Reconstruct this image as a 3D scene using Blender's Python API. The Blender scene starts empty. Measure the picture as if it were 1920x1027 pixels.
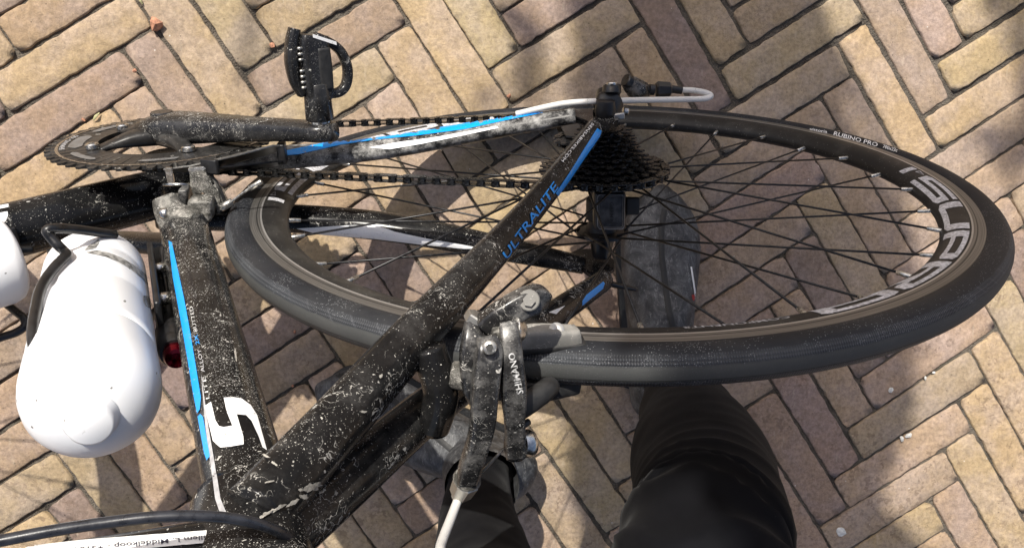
import bpy, bmesh, math, random
from mathutils import Vector, Matrix
from mathutils.bvhtree import BVHTree
from mathutils import noise as mnoise
random.seed(7)
V = Vector
scene = bpy.context.scene
COL = scene.collection

# ------------------------------------------------------------------ camera
CAM = V((-0.16047, 0.01592, 1.12201))
RIGHT = V((0.99453424, -0.04379697, 0.09478121)); DOWN = V((-0.05372802, -0.99303026, 0.10490096)); FWD = V((0.08952627, -0.10942, -0.98995571))
FPX, CX, CY = 1628.655, 960.0, 518.8
cd = bpy.data.cameras.new('camera'); cam = bpy.data.objects.new('camera', cd); COL.objects.link(cam)
m = Matrix.Identity(4)
for i in range(3):
    m[i][0] = RIGHT[i]; m[i][1] = -DOWN[i]; m[i][2] = -FWD[i]; m[i][3] = CAM[i]
cam.matrix_world = m
cd.sensor_fit = 'HORIZONTAL'; cd.sensor_width = 36; cd.lens = 36*FPX/1920
cd.shift_y = (CY-513.5)/1920; cd.clip_start = 0.01; cd.clip_end = 2000
scene.camera = cam

# ------------------------------------------------------------------ light
SUN_TO = V((-0.275, 0.81, 1.0)).normalized()       # towards the sun
world = bpy.data.worlds.new('World'); scene.world = world; world.use_nodes = True
wn = world.node_tree; sky = wn.nodes.new('ShaderNodeTexSky'); sky.sky_type = 'NISHITA'; sky.sun_disc = False; sky.air_density = 0.7; sky.dust_density = 4.0; sky.ozone_density = 0.3
sky.sun_elevation = math.asin(SUN_TO.z); sky.sun_rotation = math.atan2(SUN_TO.x, SUN_TO.y)
wn.links.new(sky.outputs[0], wn.nodes['Background'].inputs[0]); wn.nodes['Background'].inputs[1].default_value = 0.12
sd = bpy.data.lights.new('sun', 'SUN'); sd.energy = 4.5; sd.angle = math.radians(0.53); sd.color = (1.0, 0.95, 0.87)
so = bpy.data.objects.new('sun', sd); COL.objects.link(so); so.location = SUN_TO*8
so.rotation_euler = SUN_TO.to_track_quat('Z', 'Y').to_euler()
scene.view_settings.view_transform = 'Standard'; scene.view_settings.look = 'None'
scene.view_settings.exposure = 0.42; scene.view_settings.gamma = 1; scene.view_settings.use_curve_mapping = False
scene.render.resolution_x = 1024; scene.render.resolution_y = 547

# ------------------------------------------------------------------ frames and pixel rays
LEAN = 0.29781; HUBH = 0.322712
cl, sl = math.cos(LEAN), math.sin(LEAN)
# bike frame: X forward, Y left, Z up in the bike's plane, origin at the rear axle
BIKE = Matrix(((-1, 0, 0, 0), (0, -cl, -sl, 0), (0, -sl, cl, HUBH), (0, 0, 0, 1)))
BINV = BIKE.inverted()
CB = BINV @ CAM
def wray(x, y): return (RIGHT*((x-CX)/FPX) + DOWN*((y-CY)/FPX) + FWD).normalized()
def bray(x, y): return (BINV.to_3x3() @ wray(x, y)).normalized()
def PZ(x, y, z):
    d = bray(x, y); return CB + d*((z-CB.z)/d.z)
def PY(x, y, Y):
    d = bray(x, y); return CB + d*((Y-CB.y)/d.y)
def PG(x, y, z=0.0):
    d = wray(x, y); return CAM + d*((z-CAM.z)/d.z)

# ------------------------------------------------------------------ object helpers
def tag(o, label=None, cat=None, group=None, kind=None):
    if label: o['label'] = label
    if cat: o['category'] = cat
    if group: o['group'] = group
    if kind: o['kind'] = kind
    return o
def empty(name, loc=(0, 0, 0), parent=None):
    o = bpy.data.objects.new(name, None); COL.objects.link(o); o.location = loc; o.empty_display_size = .05
    if parent: o.parent = parent
    return o
def link(name, me, mat, parent=None, smooth=True):
    if mat is not None and not me.materials: me.materials.append(mat)
    if smooth:
        me.polygons.foreach_set('use_smooth', [True]*len(me.polygons))
    o = bpy.data.objects.new(name, me); COL.objects.link(o)
    if parent: o.parent = parent
    return o
def bmo(name, bm, mat, parent=None, smooth=True, sharp=None):
    bmesh.ops.recalc_face_normals(bm, faces=bm.faces)
    me = bpy.data.meshes.new(name); bm.to_mesh(me); bm.free()
    o = link(name, me, mat, parent, smooth)
    if sharp is not None: me.set_sharp_from_angle(angle=math.radians(sharp))
    return o

class Sweep:
    """tube along a smooth path: pts = (position, half width, half height), N = direction of the height"""
    def __init__(self, pts, N, e=2.0, straight=False):
        self.p = [(V(a), b, c) for a, b, c in pts]; self.N = V(N); self.e = e; self.straight = straight
    def at(self, t):
        n = len(self.p)-1; f = min(max(t, 0), 1)*n; i = min(int(f), n-1); u = f-i
        def cr(a, b, c, d):
            if self.straight: return b+(c-b)*u
            return .5*((2*b)+(c-a)*u+(2*a-5*b+4*c-d)*u*u+(3*b-a-3*c+d)*u*u*u)
        g = lambda k: self.p[max(0, min(n, k))]
        P = [g(i-1), g(i), g(i+1), g(i+2)]
        return cr(*[q[0] for q in P]), cr(*[q[1] for q in P]), cr(*[q[2] for q in P])
    def frame(self, t):
        e = .004; T = (self.at(min(1, t+e))[0]-self.at(max(0, t-e))[0]).normalized()
        S = T.cross(self.N).normalized(); return T, S, S.cross(T).normalized()
    def ev(self, t, th, off=0):
        c, a, b = self.at(t); T, S, N = self.frame(t)
        co, si = math.cos(th), math.sin(th); k = 2/self.e
        return c + S*((a+off)*math.copysign(abs(co)**k, co)) + N*((b+off)*math.copysign(abs(si)**k, si))
    def bm(self, nu=24, nv=20, bm=None, cap=True, rough=0, rs=60):
        bm = bm or bmesh.new(); R = []
        for i in range(nu+1):
            row = []
            for j in range(nv):
                p = self.ev(i/nu, 2*math.pi*j/nv)
                if rough: p = p + mnoise.noise_vector(p*rs)*rough
                row.append(bm.verts.new(p))
            R.append(row)
        for i in range(nu):
            for j in range(nv):
                k = (j+1) % nv; bm.faces.new((R[i][j], R[i][k], R[i+1][k], R[i+1][j]))
        if cap: bm.faces.new(R[0][::-1]); bm.faces.new(R[-1])
        return bm
def tube(name, pts, r, mat, parent, nu=24, nv=12, N=(0.13, 0.31, 0.94)):
    return bmo(name, Sweep([(p, r, r) for p in pts], N).bm(nu, nv), mat, parent)
def cyl(a, b, r0, r1=None, n=20, bm=None, bev=0.0):
    a, b = V(a), V(b); r1 = r0 if r1 is None else r1; bm = bm or bmesh.new()
    T = (b-a).normalized(); S = T.orthogonal().normalized(); N = T.cross(S); L = (b-a).length
    prof = [(0, r0-bev), (bev, r0), (L-bev, r1), (L, r1-bev)] if bev else [(0, r0), (L, r1)]
    R = [[bm.verts.new(a+T*h+(S*math.cos(2*math.pi*j/n)+N*math.sin(2*math.pi*j/n))*r) for j in range(n)] for h, r in prof]
    for i in range(len(R)-1):
        for j in range(n):
            k = (j+1) % n; bm.faces.new((R[i][j], R[i][k], R[i+1][k], R[i+1][j]))
    bm.faces.new(R[0][::-1]); bm.faces.new(R[-1]); return bm
def lathe(prof, axis_o, axis_d, n=48, bm=None, ref=None):
    """prof = (along, radius)"""
    bm = bm or bmesh.new(); T = V(axis_d).normalized(); S = (V(ref) if ref else T.orthogonal()).normalized(); N = T.cross(S); o = V(axis_o)
    R = []
    for h, r in prof:
        R.append([bm.verts.new(o+T*h+(S*math.cos(2*math.pi*j/n)+N*math.sin(2*math.pi*j/n))*max(r, 1e-5)) for j in range(n)])
    for i in range(len(R)-1):
        for j in range(n):
            k = (j+1) % n; bm.faces.new((R[i][j], R[i][k], R[i+1][k], R[i+1][j]))
    if prof[0][1] > 1e-4: bm.faces.new(R[0][::-1])
    if prof[-1][1] > 1e-4: bm.faces.new(R[-1])
    return bm
def box(c, ax, ay, az, bev=.001, bm=None, seg=2):
    bm2 = bmesh.new(); c = V(c); ax, ay, az = V(ax), V(ay), V(az); vs = []
    for sx in (-1, 1):
        for sy in (-1, 1):
            for sz in (-1, 1): vs.append(bm2.verts.new(c+ax*sx+ay*sy+az*sz))
    for f in ((0, 1, 3, 2), (4, 6, 7, 5), (0, 4, 5, 1), (2, 3, 7, 6), (0, 2, 6, 4), (1, 5, 7, 3)): bm2.faces.new([vs[i] for i in f])
    if bev: bmesh.ops.bevel(bm2, geom=list(bm2.edges), offset=bev, segments=seg, affect='EDGES', profile=.6)
    if bm is None: return bm2
    me = bpy.data.meshes.new('tmp'); bm2.to_mesh(me); bm2.free(); bm.from_mesh(me); bpy.data.meshes.remove(me); return bm
def prism(outline, thick, bev=.001):
    """closed 3-d outline extruded along vector thick"""
    bm = bmesh.new(); t = V(thick); a = [bm.verts.new(V(p)) for p in outline]; b = [bm.verts.new(V(p)+t) for p in outline]
    bm.faces.new(a); bm.faces.new(b[::-1]); n = len(a)
    for i in range(n): bm.faces.new((a[i], b[i], b[(i+1) % n], a[(i+1) % n]))
    if bev:
        es = [e for e in bm.edges if len(e.link_faces) == 2 and any(len(f.verts) == n for f in e.link_faces)]
        bmesh.ops.bevel(bm, geom=es, offset=bev, segments=2, affect='EDGES')
    return bm

# ------------------------------------------------------------------ materials
class NT:
    def __init__(self, name):
        self.m = bpy.data.materials.new(name); self.m.use_nodes = True; self.t = self.m.node_tree
        self.b = self.t.nodes['Principled BSDF']
    def n(self, kind, **kw):
        nd = self.t.nodes.new('ShaderNode'+kind)
        for k, v in kw.items():
            if hasattr(nd, k): setattr(nd, k, v)
        return nd
    def set(self, sock, v):
        if isinstance(v, bpy.types.NodeSocket): self.t.links.new(v, sock)
        else: sock.default_value = v
    def coord(self, kind='Object'): return self.n('TexCoord').outputs[kind]
    def pos(self): return self.n('NewGeometry').outputs['Position']
    def mapping(self, vec, scale=(1, 1, 1), loc=(0, 0, 0), rot=(0, 0, 0)):
        q = self.n('Mapping'); self.set(q.inputs[0], vec); q.inputs['Scale'].default_value = scale; q.inputs['Location'].default_value = loc; q.inputs['Rotation'].default_value = rot
        return q.outputs[0]
    def noise(self, vec, s, d=3, r=.55, dist=0):
        q = self.n('TexNoise'); self.set(q.inputs['Vector'], vec); q.inputs['Scale'].default_value = s; q.inputs['Detail'].default_value = d
        q.inputs['Roughness'].default_value = r; q.inputs['Distortion'].default_value = dist; return q.outputs['Fac']
    def voro(self, vec, s, feature='F1', rnd=1):
        q = self.n('TexVoronoi', feature=feature); self.set(q.inputs['Vector'], vec); q.inputs['Scale'].default_value = s; q.inputs['Randomness'].default_value = rnd
        return q
    def math(self, op, a, b=0.0, c=0.0, clamp=False):
        q = self.n('Math', operation=op, use_clamp=clamp); self.set(q.inputs[0], a); self.set(q.inputs[1], b); self.set(q.inputs[2], c); return q.outputs[0]
    def step(self, v, lo, hi, a=0.0, b=1.0):
        q = self.n('MapRange', interpolation_type='SMOOTHSTEP'); self.set(q.inputs[0], v); q.inputs[1].default_value = lo; q.inputs[2].default_value = hi
        q.inputs[3].default_value = a; q.inputs[4].default_value = b; return q.outputs[0]
    def mix(self, f, a, b):
        q = self.n('Mix', data_type='RGBA'); self.set(q.inputs[0], f)
        self.set(q.inputs[6], a if isinstance(a, bpy.types.NodeSocket) else (*a, 1)); self.set(q.inputs[7], b if isinstance(b, bpy.types.NodeSocket) else (*b, 1)); return q.outputs[2]
    def sep(self, v):
        q = self.n('SeparateXYZ'); self.set(q.inputs[0], v); return q.outputs
    def bump(self, h, strength=.4, dist=.001):
        q = self.n('Bump'); q.inputs['Strength'].default_value = strength; q.inputs['Distance'].default_value = dist; self.set(q.inputs['Height'], h); self.t.links.new(q.outputs[0], self.b.inputs['Normal'])
    def out(self, col=None, rough=None, metal=None, **kw):
        if col is not None: self.set(self.b.inputs['Base Color'], col if isinstance(col, bpy.types.NodeSocket) else (*col, 1))
        if rough is not None: self.set(self.b.inputs['Roughness'], rough)
        if metal is not None: self.set(self.b.inputs['Metallic'], metal)
        for k, v in kw.items(): self.set(self.b.inputs[k], v)
        return self.m
def plain(name, col, rough=.5, metal=0.0, var=.15, scale=40, bump=.05):
    t = NT(name); c = t.coord(); n = t.noise(c, scale, 5, .6)
    col2 = tuple(max(0, x*(1-var*1.6)) for x in col); col1 = tuple(min(1, x*(1+var)) for x in col)
    fine = t.noise(c, scale*9, 2, .6)
    t.bump(fine, bump, .0005)
    return t.out(t.mix(t.step(n, .3, .7), col2, col1), t.step(n, .25, .75, max(0.02, rough-.08), min(1, rough+.1)), metal)
MUD = (0.42, 0.405, 0.37); DUST = (.24, .235, .225)
def muddy(name, base, rough=.22, metal=0.0, spots=.5, lines=.3, dust=.2, sscale=300, spec=.4, coat=0.0, mud=MUD, lscale=95, dustc=None, dlo=.42, dsc=34):
    t = NT(name); c = t.coord()
    dens = t.noise(c, 24, 3, .6)
    wob = t.n('VectorMath', operation='ADD'); nz = t.n('TexNoise'); nz.inputs['Scale'].default_value = 220; t.set(nz.inputs['Vector'], c)
    sc = t.n('VectorMath', operation='SCALE'); t.set(sc.inputs[0], nz.outputs['Color']); sc.inputs['Scale'].default_value = .006
    t.set(wob.inputs[0], c); t.set(wob.inputs[1], sc.outputs[0]); w = wob.outputs[0]
    f = None
    for s, k in ((sscale*1.35, 1.0), (sscale*.62, .35), (sscale*2.6, 1.5)):
        v = t.voro(w, s); rnd = t.sep(v.outputs['Color'])[0]
        on = t.math('LESS_THAN', rnd, t.math('MULTIPLY', t.step(dens, .30, .72), spots*k))
        siz = t.math('MULTIPLY_ADD', t.sep(v.outputs['Color'])[1], .20, .09)
        blob = t.math('MULTIPLY', on, t.math('LESS_THAN', v.outputs['Distance'], siz))
        f = blob if f is None else t.math('MAXIMUM', f, blob)
    ln = t.noise(w, lscale, 2, .5, 1.1)
    line = t.step(t.math('ABSOLUTE', t.math('SUBTRACT', ln, .5)), .004, .013, 1, 0)
    lm = t.step(t.noise(c, 46, 2, .5), .62-.26*lines, .70-.26*lines)
    f = t.math('MAXIMUM', f, t.math('MULTIPLY', line, lm))
    du = t.noise(c, dsc, 8, .72); fine = t.noise(c, 900, 2, .6)
    du = t.math('MULTIPLY', t.step(du, dlo, dlo+.36), t.math('MULTIPLY_ADD', fine, .9, .25*0+.1))
    f2 = t.math('MAXIMUM', f, t.math('MULTIPLY', du, dust), clamp=True)
    mudc = t.mix(t.noise(c, 130, 3), tuple(x*.72 for x in mud), tuple(min(1, x*1.25) for x in mud))
    t.bump(f, .5, .0006)
    t.out(t.mix(f, t.mix(t.math('MULTIPLY', du, dust, clamp=True), base, dustc or DUST), mudc), t.step(f2, 0, .7, rough, .9), t.math('MULTIPLY', t.math('SUBTRACT', 1.0, f2, clamp=True), metal))
    t.b.inputs['Specular IOR Level'].default_value = spec
    if coat: t.b.inputs['Coat Weight'].default_value = coat; t.b.inputs['Coat Roughness'].default_value = .08
    return t.m
M = {}
M['frame'] = muddy('frame_paint', (.008, .008, .0085), .16, 0, .20, .06, .12, 430, .18, 0)
M['frame_heavy'] = muddy('frame_paint_splashed', (.007, .007, .0075), .2, 0, .85, .25, .22, 520, .18, 0)
M['stay'] = muddy('stay_paint', (.008, .008, .0085), .2, 0, .38, .36, .3, 430, .18, 0)
M['chainstay'] = muddy('chainstay_paint', (.012, .012, .0125), .3, 0, .30, .2, 2.2, 520, .3, 0, dustc=(.34, .335, .32), dlo=.38, dsc=80)
M['crank'] = muddy('crank_alloy', (.013, .013, .014), .26, .2, .12, .55, .3, 640, .5, 0, MUD, 170)
M['ring'] = muddy('chainring_alloy', (.035, .034, .033), .36, .6, .05, .03, .45, 560)
M['brake'] = muddy('brake_alloy', (.028, .028, .029), .24, .5, .30, .15, 1.0, 560, dustc=(.33, .32, .30), dlo=.40, dsc=62)
M['brake_dirty'] = muddy('brake_alloy_caked', (.16, .155, .14), .45, .5, .5, .5, 1.1, 330)
M['silver'] = plain('bolt_steel', (.62, .61, .58), .22, 1.0, .2, 300)
M['silver_dirty'] = muddy('dirty_steel', (.42, .41, .38), .3, .9, .4, .3, .7, 420)
M['alloy_caked'] = muddy('caked_alloy', (.07, .068, .06), .5, .4, .8, .6, 1.9, 560, dustc=(.42, .40, .36), dsc=120)
M['black_plastic'] = plain('black_plastic', (.012, .012, .0128), .34, 0, .3, 120)
M['pedal'] = muddy('pedal_plastic', (.010, .010, .0105), .26, 0, .22, .18, .25, 560)
M['blue'] = muddy('blue_decal', (.0, .30, .86), .3, 0, .08, .05, .06, 420)
M['white_decal'] = muddy('white_decal', (.78, .78, .78), .35, 0, .12, .1, .18, 420, mud=(.25, .23, .2))
M['grey_decal'] = plain('grey_decal', (.4, .4, .41), .4, 0, .15, 200)
M['ring_grey'] = plain('ring_grey', (.17, .17, .17), .4, .3, .15, 200)
M['rim_print'] = plain('rim_print', (.52, .52, .54), .42, .0, .3, 420)
M['white_text'] = plain('white_print', (.78, .78, .77), .5, 0, .08, 300)
M['worn_text'] = plain('worn_print', (.5, .5, .49), .5, 0, .45, 500)
M['black_text'] = plain('black_print', (.03, .03, .05), .6, 0, .1, 300)
M['chain'] = plain('oily_steel', (.055, .054, .052), .24, .8, .6, 400)
M['cassette'] = plain('oily_cassette', (.032, .032, .032), .28, .7, .6, 420)
M['spoke'] = plain('black_spoke', (.02, .02, .021), .35, .5, .4, 300)
M['nipple'] = plain('nipple_alloy', (.55, .54, .5), .3, .9, .3, 400)
M['cable_white'] = muddy('white_housing', (.62, .61, .58), .4, 0, .12, .1, .45, 420, mud=(.3, .29, .27))
M['cable_black'] = plain('black_housing', (.02, .022, .028), .3, 0, .2, 200)
M['red'] = plain('red_anodised', (.16, .003, .012), .22, .85, .2, 200)
M['sticker'] = plain('white_sticker', (.8, .8, .78), .35, 0, .04, 60)
def bottle_mat():
    t = NT('white_bottle'); c = t.coord()
    sc = t.voro(t.mapping(c, (1, 1, .35)), 190); on = t.math('LESS_THAN', t.sep(sc.outputs['Color'])[0], t.step(t.noise(c, 22, 2), .40, .72, 0, .34))
    f = t.math('MULTIPLY', on, t.math('LESS_THAN', sc.outputs['Distance'], .16))
    big = t.step(t.noise(c, 30, 6, .7, .6), .66, .74)
    f = t.math('MAXIMUM', f, t.math('MULTIPLY', big, .55))
    t.bump(t.noise(c, 300, 3), .06, .0006)
    return t.out(t.mix(f, (.83, .84, .85), (.22, .215, .2)), t.step(f, 0, 1, .32, .7), 0.0, **{'Subsurface Weight': .08, 'Subsurface Radius': (.01, .01, .01)})
M['bottle'] = bottle_mat()
def tyre_mat():
    t = NT('tyre_rubber'); c = t.coord(); x, y, z = t.sep(c)
    r = t.math('SQRT', t.math('ADD', t.math('MULTIPLY', x, x), t.math('MULTIPLY', z, z)))
    phi = t.math('ARCTAN2', z, x)
    ay = t.math('ABSOLUTE', y); outer = t.math('GREATER_THAN', r, .3225)
    wob = t.math('MULTIPLY', t.math('SUBTRACT', t.noise(c, 60, 3), .5), .0022)
    ayw = t.math('ADD', ay, wob)
    centre = t.math('MULTIPLY', outer, t.step(ayw, .0042, .0058, 1, 0))
    band = t.math('MULTIPLY', outer, t.step(ayw, .0095, .0112, 1, 0))
    # slanted fine ribs on the shoulders
    a1 = t.math('MULTIPLY', phi, 620); a2 = t.math('MULTIPLY', ay, 1500)
    ribs = t.math('SINE', t.math('ADD', a1, a2)); rib2 = t.math('SINE', t.math('SUBTRACT', a1, a2))
    rb = t.math('MULTIPLY', t.math('MULTIPLY', ribs, rib2), t.math('SUBTRACT', band, centre))
    gro = t.math('SINE', t.math('ADD', t.math('MULTIPLY', phi, 98), t.math('MULTIPLY', ay, 420)))
    gro = t.math('MULTIPLY', t.math('MULTIPLY', t.step(gro, .93, .99), t.math('SUBTRACT', band, centre)), t.step(t.noise(c, 9, 2), .45, .65, 0, .55))
    line = t.math('MULTIPLY', outer, t.step(t.math('ABSOLUTE', t.math('SUBTRACT', y, .0042)), .0001, .0004, 1, 0))
    col = t.mix(centre, (.013, .0145, .018), (.055, .057, .056))
    col = t.mix(t.math('MULTIPLY', t.math('SUBTRACT', band, centre, clamp=True), t.step(t.noise(c, 14, 3), .35, .65)), col, (.04, .044, .05))
    col = t.mix(gro, col, (.085, .09, .1)); col = t.mix(line, col, (.012, .012, .012))
    v = t.voro(c, 950); sp = t.math('MULTIPLY', t.math('LESS_THAN', t.sep(v.outputs['Color'])[0], t.step(t.noise(c, 26, 3), .38, .68, 0, .5)), t.math('LESS_THAN', v.outputs['Distance'], .3))
    sp = t.math('MULTIPLY', sp, t.math('SUBTRACT', 1.0, t.math('MULTIPLY', centre, .85)))
    col = t.mix(t.math('MULTIPLY', sp, .5), col, (.30, .31, .32))
    du = t.step(t.noise(c, 11, 5, .7), .45, .8, 0, .10); col = t.mix(du, col, (.24, .235, .22)); col = t.mix(t.math('MULTIPLY', t.step(rb, .1, .6), .35), col, (.10, .105, .115))
    t.bump(t.math('ADD', rb, t.math('MULTIPLY', t.noise(c, 1500, 2), .6)), .5, .0004)
    return t.out(col, t.step(centre, 0, 1, .55, .66), 0.0, **{'Specular IOR Level': .25})
M['tyre'] = tyre_mat()
def rim_mat():
    t = NT('black_rim'); c = t.coord(); v = t.voro(c, 520)
    sp = t.math('MULTIPLY', t.math('LESS_THAN', t.sep(v.outputs['Color'])[0], .18), t.math('LESS_THAN', v.outputs['Distance'], .25))
    col = t.mix(t.math('MULTIPLY', sp, .35), (.017, .0165, .016), (.3, .29, .27)); col = t.mix(t.step(t.noise(c, 25, 6, .7), .45, .8, 0, .2), col, (.2, .19, .17))
    return t.out(col, .42, 0.0, **{'Specular IOR Level': .22})
M['rim'] = rim_mat()
def track_mat():
    t = NT('brake_track'); c = t.coord(); x, y, z = t.sep(c)
    r = t.math('SQRT', t.math('ADD', t.math('MULTIPLY', x, x), t.math('MULTIPLY', z, z)))
    q = t.n('CombineXYZ'); t.set(q.inputs[0], t.math('MULTIPLY', r, 1500)); t.set(q.inputs[1], t.math('MULTIPLY', t.math('ARCTAN2', z, x), 3))
    n = t.noise(q.outputs[0], 1.0, 3)
    ring = t.step(t.math('ABSOLUTE', t.math('SUBTRACT', r, .3098)), .0002, .0006, 1, 0)
    col = t.mix(t.step(n, .3, .7), (.17, .163, .152), (.34, .33, .31)); col = t.mix(ring, col, (.05, .05, .05)); col = t.mix(t.step(t.math('ABSOLUTE', t.math('SUBTRACT', r, .3064)), .0005, .0009, 1, 0), col, (.62, .61, .59))
    t.bump(n, .15, .0003)
    return t.out(col, .36, .8)
M['track'] = track_mat()
def brick_mat():
    t = NT('clay_brick'); p = t.pos(); oi = t.n('ObjectInfo'); base = oi.outputs['Color']; rnd = oi.outputs['Random']
    off = t.n('VectorMath', operation='ADD'); cmb = t.n('CombineXYZ'); t.set(cmb.inputs[2], t.math('MULTIPLY', rnd, 7.0)); t.set(off.inputs[0], p); t.set(off.inputs[1], cmb.outputs[0]); q = off.outputs[0]
    cl_ = t.noise(q, 18, 4, .65); md = t.noise(q, 75, 5, .7); fn = t.noise(q, 420, 3, .7)
    hs = t.n('HueSaturation'); t.set(hs.inputs['Color'], base); t.set(hs.inputs['Value'], t.math('MULTIPLY', t.step(md, .25, .75, .86, 1.12), t.step(t.noise(q, 210, 4, .75), .28, .72, .74, 1.24))); t.set(hs.inputs['Saturation'], t.step(cl_, .3, .7, .82, 1.12)); t.set(hs.inputs['Hue'], t.step(cl_, .3, .7, .493, .507))
    col = hs.outputs[0]
    col = t.mix(t.step(cl_, .52, .72, 0, .22), col, (.30, .215, .165)); scr = t.noise(t.mapping(q, (1, .22, 1), rot=(0, 0, .9)), 150, 4, .7); col = t.mix(t.step(scr, .60, .74, 0, .35), col, (.50, .42, .32)); col = t.mix(t.step(scr, .40, .28, 0, .35), col, (.17, .125, .095))
    col = t.mix(t.step(fn, .58, .76, 0, .55), col, (.13, .10, .075)); vf = t.noise(q, 1300, 2, .6); col = t.mix(t.step(vf, .56, .74, 0, .4), col, (.15, .115, .085))
    col = t.mix(t.step(fn, .36, .24, 0, .45), col, (.52, .45, .35))
    v = t.voro(q, 150); pit = t.math('MULTIPLY', t.math('LESS_THAN', t.sep(v.outputs['Color'])[0], .10), t.math('LESS_THAN', v.outputs['Distance'], .13))
    col = t.mix(t.math('MULTIPLY', pit, .6), col, (.08, .06, .045))
    v2 = t.voro(q, 62); wh = t.math('MULTIPLY', t.math('LESS_THAN', t.sep(v2.outputs['Color'])[1], .09), t.math('LESS_THAN', v2.outputs['Distance'], .06))
    col = t.mix(t.math('MULTIPLY', wh, .8), col, (.6, .56, .5))
    # splashed brown drops
    wv = t.n('VectorMath', operation='ADD'); nz = t.n('TexNoise'); nz.inputs['Scale'].default_value = 160; t.set(nz.inputs['Vector'], p)
    sc = t.n('VectorMath', operation='SCALE'); t.set(sc.inputs[0], nz.outputs['Color']); sc.inputs['Scale'].default_value = .014; t.set(wv.inputs[0], p); t.set(wv.inputs[1], sc.outputs[0])
    dn = t.noise(wv.outputs[0], 105, 2, .5); dr = t.math('MULTIPLY', t.step(dn, .57, .63), t.step(t.noise(p, 8.0, 2), .44, .56))
    py = t.sep(p)[1]; low = t.step(py, -.02, -.14)
    col = t.mix(t.math('MULTIPLY', t.math('MULTIPLY', dr, low), .42), col, (.12, .08, .058))
    h = t.math('ADD', t.math('MULTIPLY', md, .7), t.math('SUBTRACT', t.math('MULTIPLY', fn, .35), t.math('MULTIPLY', pit, .6)))
    t.bump(t.math('ADD', h, t.math('MULTIPLY', vf, .22)), .8, .0026)
    return t.out(col, .88, 0.0, **{'Specular IOR Level': .25})
M['brick'] = brick_mat()
def sand_mat():
    t = NT('joint_sand'); p = t.pos(); n = t.noise(p, 30, 5, .7); f = t.noise(p, 700, 3, .7); g = t.voro(p, 420)
    col = t.mix(t.step(n, .3, .7), (.07, .058, .045), (.17, .147, .117)); col = t.mix(t.step(f, .55, .75, 0, .5), col, (.26, .235, .2)); col = t.mix(t.step(t.noise(p, 9, 2), .5, .7, 0, .35), col, (.05, .05, .03))
    t.bump(t.math('ADD', f, g.outputs['Distance']), .9, .003)
    return t.out(col, .95, 0.0)
M['sand'] = sand_mat()
def cloth_mat(name, col, weave=1800, dust=.0):
    t = NT(name); c = t.pos(); n = t.noise(c, 26, 4, .6); w = t.noise(c, weave, 2, .7)
    v = t.voro(c, 520); lint = t.math('MULTIPLY', t.math('LESS_THAN', t.sep(v.outputs['Color'])[0], .05), t.math('LESS_THAN', v.outputs['Distance'], .12))
    cc = t.mix(t.step(n, .3, .7), tuple(x*.8 for x in col), tuple(x*1.25 for x in col)); cc = t.mix(t.math('MULTIPLY', lint, .25), cc, (.2, .2, .2))
    t.bump(w, .25, .0008)
    return t.out(cc, .8, 0.0, **{'Sheen Weight': .035, 'Sheen Roughness': .4, 'Specular IOR Level': .08})
M['tights'] = cloth_mat('black_tights', (.0045, .0046, .0058))
M['jacket'] = cloth_mat('black_jacket', (.012, .012, .015))
def shoe_mat():
    t = NT('overshoe_neoprene'); c = t.pos()
    a = t.noise(c, 38, 7, .75, .8); sm = t.noise(t.mapping(c, (2.5, .8, 1)), 90, 6, .75, 1.2); fn = t.noise(c, 600, 3, .7)
    col = t.mix(t.step(a, .38, .72), (.022, .023, .026), (.12, .123, .127)); col = t.mix(t.math('MULTIPLY', t.step(sm, .5, .74), t.step(fn, .35, .7)), col, (.38, .38, .37))
    t.bump(t.math('ADD', sm, t.math('MULTIPLY', fn, .4)), .4, .002)
    return t.out(col, .5, 0.0)
M['shoe'] = shoe_mat()
M['skin'] = plain('skin', (.56, .36, .27), .5, 0, .1, 60)
M['phone'] = plain('phone_body', (.03, .03, .032), .25, .3, .1, 60)
def leaf_mat():
    t = NT('leaf'); n = t.noise(t.pos(), 3, 3)
    return t.out(t.mix(n, (.045, .085, .02), (.09, .14, .035)), .6, 0.0)
M['leaf'] = leaf_mat(); M['bark'] = plain('bark', (.12, .095, .07), .9, 0, .4, 12, .6)
M['chip'] = plain('brick_chip', (.42, .20, .12), .85, 0, .25, 200, .5)
M['straw'] = plain('straw', (.42, .40, .2), .7, 0, .3, 200)
M['droppings'] = plain('white_splash', (.66, .65, .6), .8, 0, .15, 200, .4)
M['pad'] = muddy('brake_pad_holder', (.2, .195, .18), .6, .3, .25, .3, 1.4, 430, dustc=(.42, .40, .36))
M['rubber'] = plain('black_rubber', (.016, .016, .016), .6, 0, .3, 200, .2)

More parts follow.
